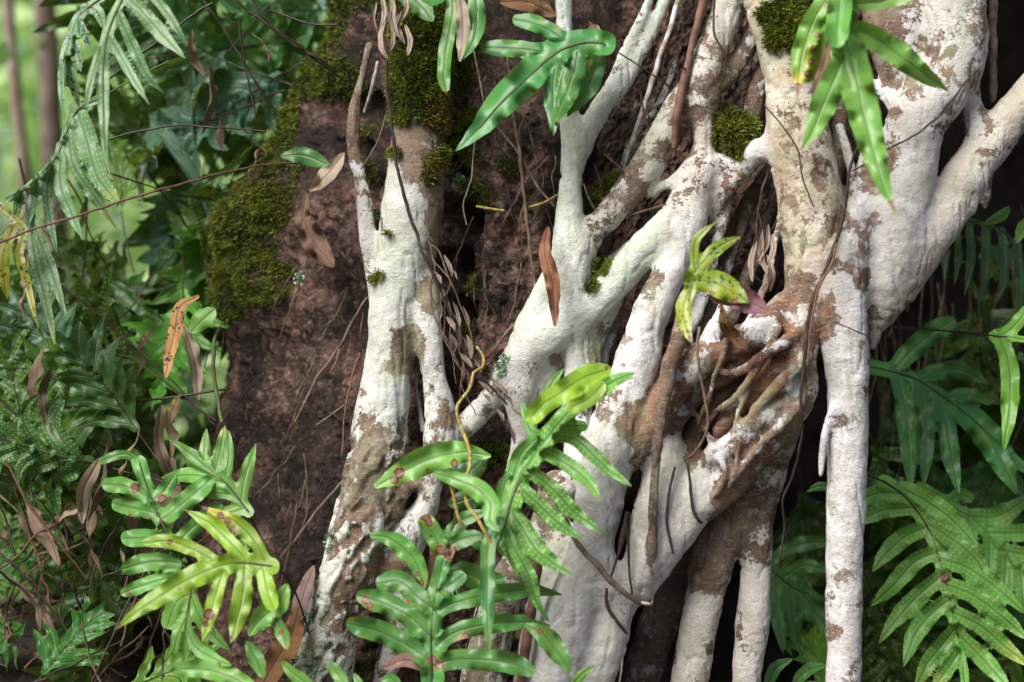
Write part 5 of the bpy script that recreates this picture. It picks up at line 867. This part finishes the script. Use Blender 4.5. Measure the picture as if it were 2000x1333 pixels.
for k_, (x, y, dx, dy) in enumerate([(1500,440,-20,70),(1490,450,8,85),(1508,460,-10,60),(1485,480,14,50),(1498,500,5,70),(1478,470,-8,80)]):
    frond('pale shredded dead leaf hanging in the dark gap left of the buff column', (.34,.27,.23), [([(x, y), (x+dx*.5+8*(-1)**k_, y+dy*.5), (x+dx, y+dy)], 6, 'e')], -.02, seed=350+k_, mat='dead', name='dead_leaf', cat='dead leaf', group='shredded dead leaves in the gap', wave=4, step=3)
for k_ in range(60):
    x = r_.uniform(870, 1090) if k_ % 2 else r_.uniform(420, 730); y = r_.uniform(120, 620) if k_ % 2 else r_.uniform(480, 1050); L_ = r_.uniform(40, 170); a = r_.uniform(-.7, .5); Y = float(host_Y(np.array(x), np.array(y)))-.028
    rod('fine rootlet clinging to the old brown bark', [(x, y, 1.3, Y),(x+L_*.5*math.sin(a)+r_.uniform(-10, 10), y+L_*.5, 1.5, Y-.012),(x+L_*math.sin(a), y+L_*math.cos(a), .9, Y)], ['twig', 'twigd', 'twigr'][k_ % 3], 'rootlet', 'root', 2.5, 'fine rootlets on the old bark', 5)
for k_ in range(7):
    x = 838+9*k_; y = 470+32*k_; rod('wispy dead stem tangled round the climbing stem', [(x, y, 1.2, -.05),(x+r_.uniform(5, 30), y+50, 1.5, -.06),(x+r_.uniform(-5, 22), y+100, 1.3, -.055),(x+r_.uniform(10, 40), y+150, .9, -.05)], 'twig', 'stem', 'stem', 3, 'wispy dead stems tangled round the climbing stem', 5)
# dark fern stalks crossing the upper left
for k_, (lb, pts) in enumerate([('long brown twig crossing the whole left side below the arching frond', [(-20,482,2.6,-.16),(55,452,2.6,-.15),(140,425,2.4,-.14),(300,375,2.4,-.10),(430,340,2.2,-.06),(520,322,2,-.02),(590,318,1.8,.03)]),
 ('black stalk slanting down from the top edge to the mossy ridge', [(450,-10,2.4,.0),(480,17,2.6,.0),(559,76,2.8,.0),(618,114,2.8,.0),(659,138,2.2,.02)]),
 ('second black stalk beside the one slanting to the ridge', [(480,-20,2.4,-.02),(520,40,2.4,-.02),(575,85,2.4,-.01),(670,155,2,.03)]),
 ('black stalk rising to the right behind the dotted fronds', [(200,165,2.6,.02),(262,115,2.6,.02),(311,79,2.6,.02),(350,50,2.4,.02),(414,5,2.2,.02)]),
 ('black stalk running level behind the arching frond', [(205,275,2,.1),(265,258,2.2,.1),(345,246,2.2,.1),(430,250,2,.1),(520,257,1.8,.1)]),
 ('dark stalk leaning right near the top edge', [(390,-10,2.2,.05),(440,60,2.4,.05),(490,145,2.4,.05),(540,220,2,.07)]),
 ('thin black stalk curving across the top left ferns', [(530,20,2,.08),(600,45,2.2,.07),(655,50,2,.06)]),
 ('dark stalk hanging near the mossy ridge', [(465,40,2,.1),(480,130,2,.1),(500,230,1.8,.1)]),
 ('dark stalk in the thicket, leaning left', [(120,560,2.4,.08),(200,620,2.4,.08),(330,740,2.2,.06),(420,830,2,.04)]),
 ('dark stalk low in the thicket', [(-10,770,2.4,.0),(60,840,2.4,.0),(140,920,2.2,.0)]),
 ('dark stalk crossing the litter', [(0,1080,2.2,-.02),(60,1140,2.4,-.02),(130,1230,2.2,-.02)]),
 ('reddish dead stalk at the lower left', [(10,900,2.4,-.05),(60,990,2.4,-.05),(110,1055,2.2,-.04),(170,1130,2,-.02)]),
 ('long dark stalk from the litter up to the ferns', [(180,1333,2.4,-.05),(240,1200,2.4,-.04),(300,1080,2.2,-.02),(330,1000,2,.0)]),
 ('dark stalk in the hollow behind the right ferns', [(1720,636,2,.3),(1830,650,2.2,.3),(1930,655,2,.3),(2010,690,2,.3)])]):
    rod(lb, pts, 'twigr' if 'brown' in lb or 'reddish' in lb else 'stalk', 'fern_stalk', 'stalk')
for k_ in range(34):   # hair roots hanging in the hollow on the right
    x = r_.uniform(1700, 1990); y = r_.uniform(480, 700); L_ = r_.uniform(90, 260); Y = r_.uniform(.35, .6)
    rod('hair root hanging from the dark bank under the slanting root', [(x, y, 1.6, Y),(x+r_.uniform(-14, 14), y+L_*.5, 1.6, Y),(x+r_.uniform(-25, 10), y+L_, 1.2, Y)], 'twig' if k_ % 3 else 'twigr', 'rootlet', 'root', group='hair roots hanging from the dark bank')
# lichens on the left root
def lichen(label, x, y, r, Y, seed):
    rr = np.random.default_rng(seed); parts = []
    for i_ in range(int(26*(r/20.)**2)+6):
        a = rr.uniform(0, 2*np.pi); q = r*np.sqrt(rr.random()); cx_, cy_ = x+q*math.cos(a)*.8, y+q*math.sin(a); s_ = rr.uniform(2.2, 4.6); m_ = 10; t_ = np.linspace(0, 2*np.pi, m_, endpoint=False)
        rad = s_*(1+.35*np.sin(3*t_+rr.uniform(0, 6))+.2*rr.normal(size=m_)); tl = rr.uniform(-.0035, .0035, 2); Yc = Y-.003*rr.random()
        xs = cx_+rad*np.cos(t_); ys = cy_+rad*np.sin(t_); Vr = P(xs, ys, Yc+tl[0]*np.cos(t_)+tl[1]*np.sin(t_)-.0025); V0 = P(np.array([cx_]), np.array([cy_]), np.array([Yc]))
        V = np.vstack([Vr, P(cx_+.5*(xs-cx_), cy_+.5*(ys-cy_), Yc+0*xs), V0]); F = [(i2, (i2+1) % m_, m_+(i2+1) % m_, m_+i2) for i2 in range(m_)]+[(m_+i2, m_+(i2+1) % m_, m_+(i2+2) % m_, 2*m_) for i2 in range(0, m_, 2)]
        parts.append((V, np.array(F)))
    V, F = merge(parts); return tag(mesh('lichen', V, F, M['lich'], None, origin=P(x, y, Y)), label, 'lichen')
lichen('pale green leafy lichen clump sticking out of the left edge of the root', 650, 1060, 22, -.035, 1); lichen('small lichen tuft just above the clump on the root edge', 648, 1080, 12, -.035, 2)
lichen('large pale lichen rosette low on the left root', 603, 1225, 30, -.05, 3); lichen('lichen rosette below the large one', 612, 1260, 16, -.06, 4); lichen('lichen patch at the bottom edge of the left root', 610, 1318, 26, -.07, 5); lichen('lichen patch at the lower left corner of the root foot', 575, 1300, 18, -.05, 6)
lichen('green-grey lichen on the cross branch beside the red bark', 975, 722, 16, -.012, 7); lichen('lichen flecks on the upper end of the cross branch', 985, 702, 12, -.012, 8); lichen('grey-green lichen spots on the mossy bark near the top', 900, 358, 20, .085, 9); lichen('lichen specks on the moss left of the root, upper', 690-108, 545, 14, .08, 10)
# broken peg
# ================================================================ BACKGROUND THICKET
def local_map(x, y, Y): return np.stack([np.asarray(x)*PX, np.asarray(Y)+0*np.asarray(x), -np.asarray(y)*PX], -1)
def make_proto(kind, seed):
    r = np.random.default_rng(seed); n = r.integers(4, 6); Ln = r.uniform(260, 340); cv = r.uniform(-40, 40)
    def rc(t): return np.array([cv*math.sin(t*2.2), -Ln*t*.8])
    lob = [([tuple(rc(t)) for t in np.linspace(.12, 1.0, 7)], 12, 'w'), ([tuple(rc(.85)), tuple(rc(1.05)), tuple(rc(1.35))], 18, 'p')]
    for i in range(n):
        for sd in (-1, 1):
            t = .18+.72*i/(n-1)+.03*sd; L_ = r.uniform(150, 225)*(1-.35*t)*(1 if kind != 2 else 1.2); a = math.radians(r.uniform(38, 62)*(1-.35*t)); p = rc(t); dx = sd*math.sin(a); dy = -math.cos(a)
            dr = r.uniform(.15, .5) if kind != 1 else .9
            lob.append(([tuple(p), (p[0]+dx*L_*.5, p[1]+dy*L_*.5), (p[0]+dx*L_, p[1]+dy*L_+dr*L_*.5)], r.uniform(13, 18), 'p' if r.random() < .85 else 'r'))
    return lob, rc, r
TONES = [(.018,.06,.010), (.04,.12,.015), (.045,.17,.035), (.14,.35,.05), (.12,.27,.16), (.27,.52,.07)]  # darkest tones hold the thicket's shade in the leaf colour
PROT = []
for k_ in range(7):
    lob, rc, r = make_proto(k_ % 3, 500+k_)
    sup = dict(seed=500+k_, wave=1.8, bend=2.5, k=3.5, step=5, so=.5*(k_ % 2), sp=.12*(k_ % 3))
    o = frond('x', TONES[1], lob, 0., [(rc(0)[0]+8, 220), (rc(0)[0], 90), tuple(rc(.12))], [tuple(rc(t)) for t in np.linspace(.12, 1.1, 6)], mp=local_map, base=np.zeros(3), sw=2.0, **sup)
    PROT.append(o)
from mathutils import Euler, Matrix
kids = {o.name: [c for c in bpy.data.objects if c.parent == o] for o in PROT}
used = set()
def place(pi, x, y, Y, rot, tilt, yaw, sc, tone, label, group, cat='fern frond'):
    src = PROT[pi]; first = pi not in used
    if first: used.add(pi); o = src; ch = kids[src.name]
    else:
        o = src.copy(); COL.objects.link(o); ch = []
        for c in kids[src.name]: c2 = c.copy(); c2.parent = o; COL.objects.link(c2); ch.append(c2)
    o.location = P(x, y, Y); o.rotation_euler = Euler((tilt, rot, yaw), 'ZYX') if False else (Matrix.Rotation(yaw, 3, 'Z') @ Matrix.Rotation(tilt, 3, 'X') @ Matrix.Rotation(rot, 3, 'Y')).to_euler(); o.scale = (sc,)*3
    o['label'] = label; o['category'] = cat; o['group'] = group
    for c in ch: c.color = (*tone, 1)
    return o
rb = np.random.default_rng(77)
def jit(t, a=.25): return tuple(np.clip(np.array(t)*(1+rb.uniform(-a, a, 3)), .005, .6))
# individually placed blurred fronds, left side: x, y of frond base, depth, angle from upright (deg, + = leaning right), tone, size, label
LFT = [(420,330,.35,-150,4,.9,'blue-grey fern frond with a finger-like hand of lobes behind the arching frond'),
 (560,150,.30,-120,4,1.0,'blue-grey drooping fern frond left of the mossy ridge near the top'),
 (430,120,.25,-70,2,.9,'dark blue-green fern frond reaching left under the top edge'),
 (640,20,.4,-100,4,.9,'pale blue fern frond at the top edge beside the mossy ridge'),
 (250,420,.3,-20,3,.8,'upright sunlit green fern frond behind the brown twig at the left'),
 (330,260,.6,-60,3,.9,'bright yellowish fern frond glowing behind the dark stalks'),
 (470,520,.25,-95,2,1.0,'blue-green fern frond pointing left from the mossy ridge'),
 (440,400,.3,-165,3,.9,'light green frond hanging beside the mossy ridge'),
 (380,500,.45,150,1,1.0,'dark green fern frond hanging in the thicket below the twig'),
 (230,520,.2,170,2,.9,'fern frond hanging behind the orange-tan leaf'),
 (160,560,.3,185,1,1.0,'dark fern frond drooping at the left of the thicket'),
 (60,620,.1,160,4,.8,'bluish fern frond drooping at the left edge'),
 (300,700,.1,-60,1,1.0,'dark green fern frond spreading left below the spotted leaf'),
 (250,780,.0,-95,1,1.1,'big dark fern frond pointing left in the lower thicket'),
 (280,850,-.05,-40,2,.8,'blue-green fern frond with blunt lobes leaning left in the lower thicket'),
 (200,900,-.08,-75,2,.85,'blue-green fern frond stretching to the left edge above the litter'),
 (130,760,.05,-30,4,.8,'pale frond tip rising at the left edge'),
 (60,900,-.02,-20,1,1.0,'dark frond rising at the lower left edge'),
 (150,1000,.0,-100,2,.7,'short blue-green frond lying over the litter at the left'),
 (60,1010,.1,60,3,.7,'light green frond at the left edge above the litter'),
 (90,1330,-.1,30,2,.6,'bluish fern frond standing at the bottom left corner'),
 (250,1350,-.1,60,3,.6,'green frond low at the bottom edge left of the bright fern'),
 (30,1200,.3,20,3,.8,'sunlit green frond behind the litter at the left edge'),
 (360,60,.5,170,3,1.0,'light green frond hanging from the top edge behind the dotted ones'),
 (470,30,.5,200,2,1.0,'blue-green frond hanging from the top edge near the dark stalks'),
 (300,-60,.3,190,1,1.0,'dark frond hanging in from the top edge behind the dotted ones'),
 (330,380,.15,110,1,.8,'dark frond reaching right across the gap below the twig'),
 (150,660,.25,45,3,.8,'yellow-green frond glowing in the middle of the thicket')]
for k_, (x, y, Y, a, tn, sc_, lb) in enumerate(LFT):
    place(k_ % 7, x, y, Y+.12, math.radians(a), rb.uniform(-.5, .3), rb.uniform(-.5, .5), sc_, jit(TONES[tn]), lb, 'blurred fern fronds in the left thicket')
def fill(n, xr, yr, Yr, tones, lb, gp, ar=(-180, 180), sr=(.7, 1.2), ok=None, seed=1):
    r = np.random.default_rng(seed); c = 0
    while c < n:
        x = r.uniform(*xr); y = r.uniform(*yr); Y = r.uniform(*Yr)
        if ok and not ok(x, y, Y): continue
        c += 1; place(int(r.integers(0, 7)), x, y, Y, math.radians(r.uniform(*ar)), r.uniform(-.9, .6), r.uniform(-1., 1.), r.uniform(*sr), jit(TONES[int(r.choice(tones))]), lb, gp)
okL = lambda x, y, Y: x < host_edges(y)[0]-30 and not (x < 230 and y < 420)
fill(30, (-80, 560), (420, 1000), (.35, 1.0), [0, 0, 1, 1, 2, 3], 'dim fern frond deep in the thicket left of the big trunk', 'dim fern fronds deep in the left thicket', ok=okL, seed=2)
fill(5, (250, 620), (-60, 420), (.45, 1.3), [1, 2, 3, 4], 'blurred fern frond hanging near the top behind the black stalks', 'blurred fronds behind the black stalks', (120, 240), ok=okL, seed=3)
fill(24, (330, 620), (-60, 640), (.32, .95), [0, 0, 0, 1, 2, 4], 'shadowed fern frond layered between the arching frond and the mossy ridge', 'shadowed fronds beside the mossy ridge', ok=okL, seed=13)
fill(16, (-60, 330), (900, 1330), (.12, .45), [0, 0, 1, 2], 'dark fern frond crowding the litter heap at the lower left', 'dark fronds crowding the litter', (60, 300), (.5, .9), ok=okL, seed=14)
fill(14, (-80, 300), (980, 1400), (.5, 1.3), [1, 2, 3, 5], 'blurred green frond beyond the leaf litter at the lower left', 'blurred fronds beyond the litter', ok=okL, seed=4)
# right hollow
RGT = [(1990,760,.35,120,1,1.0,'dark fern frond at the right edge behind the hanging lobe'), (1960,880,.3,-160,2,1.0,'blue-green glossy frond behind the dark glossy one at the right'),
 (1720,1180,.35,170,1,1.0,'dark frond hanging beside the straight white root near the bottom'), (1760,1020,.4,190,0,1.1,'very dark frond just right of the straight white root'),
 (1990,1250,.3,-150,3,.9,'light green frond at the bottom right corner'), (1800,1330,.35,-40,1,1.0,'dark frond rising at the bottom edge under the big right fern'),
 (1930,1300,.45,200,2,1.0,'blue-green frond behind the lobes of the big right fern'), (1700,860,.45,150,0,1.1,'dark frond in the hollow below the slanting root'),
 (1560,960,.5,170,0,1.0,'very dark frond in the gap left of the straight white root'), (1570,1290,.3,10,1,.8,'green frond low in the gap left of the straight white root'), (1650,1380,.2,-30,3,.6,'bright frond tip at the bottom of the gap')]
for k_, (x, y, Y, a, tn, sc_, lb) in enumerate(RGT): place((k_+3) % 7, x, y, Y, math.radians(a), rb.uniform(-.5, .3), rb.uniform(-.5, .5), sc_, jit(TONES[tn]), lb, 'fern fronds in the right hollow')
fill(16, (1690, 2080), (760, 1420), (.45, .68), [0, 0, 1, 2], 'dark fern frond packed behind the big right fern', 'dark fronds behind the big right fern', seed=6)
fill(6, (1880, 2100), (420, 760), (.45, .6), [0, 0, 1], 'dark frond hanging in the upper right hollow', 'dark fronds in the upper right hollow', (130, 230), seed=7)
# ---- hanging dead leaves and litter
def dead_proto(seed):
    r = np.random.default_rng(seed); L_ = r.uniform(80, 130); return frond('x', (.2, .12, .08), [([(0, 0), (r.uniform(-12, 12), L_*.5), (r.uniform(-16, 16), L_)], r.uniform(7, 12), 'e')], 0., mp=local_map, base=np.zeros(3), seed=seed, mat='dead', name='dead_leaf', cat='dead leaf', wave=2.6, step=4)
DP = [dead_proto(700+i) for i in range(6)]; dused = set()
def dplace(i, loc, rot, sc_, tone, label, group):
    o = DP[i]
    if i in dused: o = o.copy(); COL.objects.link(o)
    dused.add(i); o.location = loc; o.rotation_euler = rot; o.scale = (sc_,)*3; o.color = (*tone, 1); o['label'] = label; o['group'] = group; return o
rd = np.random.default_rng(9); DT = [(.28,.20,.14), (.17,.115,.085), (.10,.07,.05), (.38,.30,.22), (.24,.17,.12)]
for k_, (x, y, Y, s_) in enumerate([(375,60,.1,1.0),(410,130,.15,1.1),(430,200,.15,1.3),(490,250,.2,1.2),(505,60,.1,.9),(315,790,.02,1.6),(345,770,.02,1.4),(210,850,-.05,1.3),(195,900,-.05,1.4),(240,840,-.03,1.1),(330,900,.02,1.6),(180,960,-.02,1.6),(290,640,.1,1.2),(360,640,.08,1.2),(260,980,.02,1.5),(20,500,-.05,1.2),(70,680,.0,1.1),(100,720,.02,1.1)]):
    dplace(k_ % 6, P(x, y, Y), (rd.uniform(-.3, .3), rd.uniform(-.35, .35), rd.uniform(-1.2, 1.2)), s_, DT[k_ % 5], 'limp brown dead leaf hanging among the ferns left of the trunk', 'limp dead leaves hanging in the left thicket')
c = 0
while c < 230:
    x = rd.uniform(-1.15, -.40); y = rd.uniform(-.45, .9)
    if x > -.55 and y > .0: continue
    c += 1; z = float(gz(np.array(x), np.array(y)))+.012+.05*rd.random()
    dplace(int(rd.integers(0, 6)), (x, y, z), (rd.uniform(-1.9, -.6), rd.uniform(-.6, .6), rd.uniform(-3.1, 3.1)), rd.uniform(.6, 1.3), DT[int(rd.integers(0, 5))], 'dry brown leaf in the litter heap at the lower left', 'dry leaves in the litter heap')
for k_ in range(46):
    x = rd.uniform(-30, 330); y = rd.uniform(930, 1280); dplace(int(rd.integers(0, 6)), P(x, y, rd.uniform(.0, .35)), (rd.uniform(-.7, .7), rd.uniform(-1.2, 1.2), rd.uniform(-3, 3)), rd.uniform(.6, 1.2), DT[int(rd.integers(0, 5))], 'withered leaf caught in the dry stalks above the litter at the lower left', 'withered leaves caught in the dry stalks')
for k_ in range(80):      # tangle of dry twigs standing in the litter
    x = rd.uniform(-40, 330); y = rd.uniform(1000, 1380); Y = rd.uniform(-.05, .35); L_ = rd.uniform(80, 220); a = rd.uniform(-1.2, 1.2)
    rod('dry twig tangled in the litter heap at the lower left', [(x, y, 2., Y),(x+L_*.5*math.sin(a)+rd.uniform(-15, 15), y-L_*.5*math.cos(a), 2.4, Y+.02),(x+L_*math.sin(a), y-L_*math.cos(a), 1.4, Y+rd.uniform(-.05, .05))], ['twig', 'twigd', 'twigr', 'stalk'][k_ % 4], 'dry_twig', 'twig', 2.5, 'dry twigs in the litter heap', 5)
# ---- unseen leaf screens added overhead to block sky light and sun
rc_ = np.random.default_rng(55); n = 8000; p = np.stack([rc_.uniform(-.9, 2.4, n), rc_.uniform(-.35, 2.4, n), 2.75+.35*rc_.normal(size=n)], 1); p[:, 2] += .25*p[:, 1]*0
dd_ = rc_.normal(size=(n, 3))*np.array([1, 1, .35]); dd_ /= np.linalg.norm(dd_, axis=1)[:, None]; ww = np.cross(dd_, rc_.normal(size=(n, 3))*np.array([.3, .3, 1])); ww /= np.linalg.norm(ww, axis=1)[:, None]; sz = .16*(.7+.6*rc_.random(n))[:, None]
V = np.stack([p, p+dd_*sz*.5+ww*sz*.26, p+dd_*sz, p+dd_*sz*.5-ww*sz*.26], 1).reshape(-1, 3); a_ = .5*rc_.random(n)
tag(mesh('shade_screen', V, np.arange(len(V)).reshape(-1, 4), M['far'], None, {'mv': np.repeat(np.stack([a_, a_, a_, a_], 1), 4, 0)}, smooth=False, origin=(0, 1, 2.8)), 'unseen leafy screen added overhead to block sky light above the old trunk', 'foliage', kind='stuff')
n = 5500; p = np.stack([rc_.uniform(-3.1, -1.7, n), rc_.uniform(-.9, .9, n), 2.55+.3*rc_.normal(size=n)], 1)  # second leaf screen, added out of view to shade the left thicket
dd_ = rc_.normal(size=(n, 3))*np.array([1, 1, .35]); dd_ /= np.linalg.norm(dd_, axis=1)[:, None]; ww = np.cross(dd_, rc_.normal(size=(n, 3))*np.array([.3, .3, 1])); ww /= np.linalg.norm(ww, axis=1)[:, None]; sz = .15*(.7+.6*rc_.random(n))[:, None]
V = np.stack([p, p+dd_*sz*.5+ww*sz*.26, p+dd_*sz, p+dd_*sz*.5-ww*sz*.26], 1).reshape(-1, 3); a_ = .5*rc_.random(n)
tag(mesh('shade_screen', V, np.arange(len(V)).reshape(-1, 4), M['far'], None, {'mv': np.repeat(np.stack([a_, a_, a_, a_], 1), 4, 0)}, smooth=False, origin=(-1.5, .7, 2.5)), 'unseen leafy screen added to keep the sun off the left fern thicket', 'foliage', kind='stuff')
# ---- saplings behind
def sapling(label, x, Y, r0, lean):
    b = P(x, 1500, Y); b[2] = float(gz(np.array(b[0]), np.array(Y))); H = 3.4; t_ = np.linspace(0, 1, 40); C = np.stack([b[0]+lean*t_*H+.02*np.sin(t_*9), Y+.02*np.sin(t_*7), b[2]-.05+t_*H], 1)
    root = empty('sapling', b, label, 'young tree'); V, F = tube_geo(C, r0*(1-.35*t_), 20); V = V+.006*fbm(V, 12, 3, 4)[:, None]; mesh('trunk', V, F, M['wood'], root, origin=b)
    r = np.random.default_rng(int(x)); n = 1500; cc = C[-1]+r.normal(0, .38, (n, 3)); d = r.normal(size=(n, 3)); d /= np.linalg.norm(d, axis=1)[:, None]; w_ = np.cross(d, r.normal(size=(n, 3))); w_ /= np.linalg.norm(w_, axis=1)[:, None]
    V = np.stack([cc, cc+d*.05+w_*.022, cc+d*.11, cc+d*.05-w_*.022], 1).reshape(-1, 3); a_ = r.random(n)
    mesh('crown', V, np.arange(4*n).reshape(-1, 4), M['far'], root, {'mv': np.repeat(np.stack([a_, r.random(n)*.6, a_, a_], 1), 4, 0)}, smooth=False, origin=b); return root
sapling('slender pale and brown sapling trunk standing at the upper left', 92, 1.9, .036, .004); sapling('thin leaning sapling trunk at the left edge', 60, 2.4, .022, -.035)
# ---- far bushes and hanging wood edge
rf = np.random.default_rng(31); Vs = []; As = []
def leafcloud(C, n, spread, size, bright):
    p = C+rf.normal(size=(n, 3))*spread; d = rf.normal(size=(n, 3))*np.array([1, 1, .7]); d /= np.linalg.norm(d, axis=1)[:, None]; w_ = np.cross(d, rf.normal(size=(n, 3))); w_ /= np.linalg.norm(w_, axis=1)[:, None]; s_ = size*(.6+.8*rf.random(n))[:, None]
    Vs.append(np.stack([p, p+d*s_*.5+w_*s_*.25, p+d*s_, p+d*s_*.5-w_*s_*.25], 1).reshape(-1, 3)); a = np.clip(bright+.25*rf.normal(size=n), 0, 1); As.append(np.repeat(np.stack([a, np.clip(.6*rf.random(n)*(1-bright), 0, 1), a, a], 1), 4, 0))
for k_ in range(125):
    Y = rf.uniform(4.5, 11); x = rf.uniform(-1.9, .35)*(Y+CD)*.42-.2; z = rf.uniform(-.3, 1)*.34*(Y+CD)+CZ
    leafcloud(np.array([x, Y, max(z, .3)]), 150, np.array([.45, .45, .30])*(.6+Y/12), .13+.012*Y, rf.uniform(.45, 1.2))
V = np.vstack(Vs); A_ = np.vstack(As)
tag(mesh('distant_foliage', V, np.arange(len(V)).reshape(-1, 4), M['far'], None, {'mv': A_}, smooth=False, origin=(0, 7, 0)), 'bright out of focus bushes far behind the ferns at the left', 'foliage', kind='stuff')
Vs.clear(); As.clear()
for k_ in range(20):
    Y = rf.uniform(1.6, 3.4); x = rf.uniform(-2.6, -.35); z = rf.uniform(.2, .75) if rf.random() < .75 else rf.uniform(1.7, 2.3)
    if x < -1.2 and z > .7: continue
    leafcloud(np.array([x, Y, z]), 120, np.array([.2, .2, .16]), .10, rf.uniform(.4, 1.))
V = np.vstack(Vs); A_ = np.vstack(As)
tag(mesh('undergrowth', V, np.arange(len(V)).reshape(-1, 4), M['far'], None, {'mv': A_}, smooth=False, origin=(-1, 2.5, 0)), 'blurred green undergrowth behind the fern thicket at the left', 'undergrowth', kind='stuff')
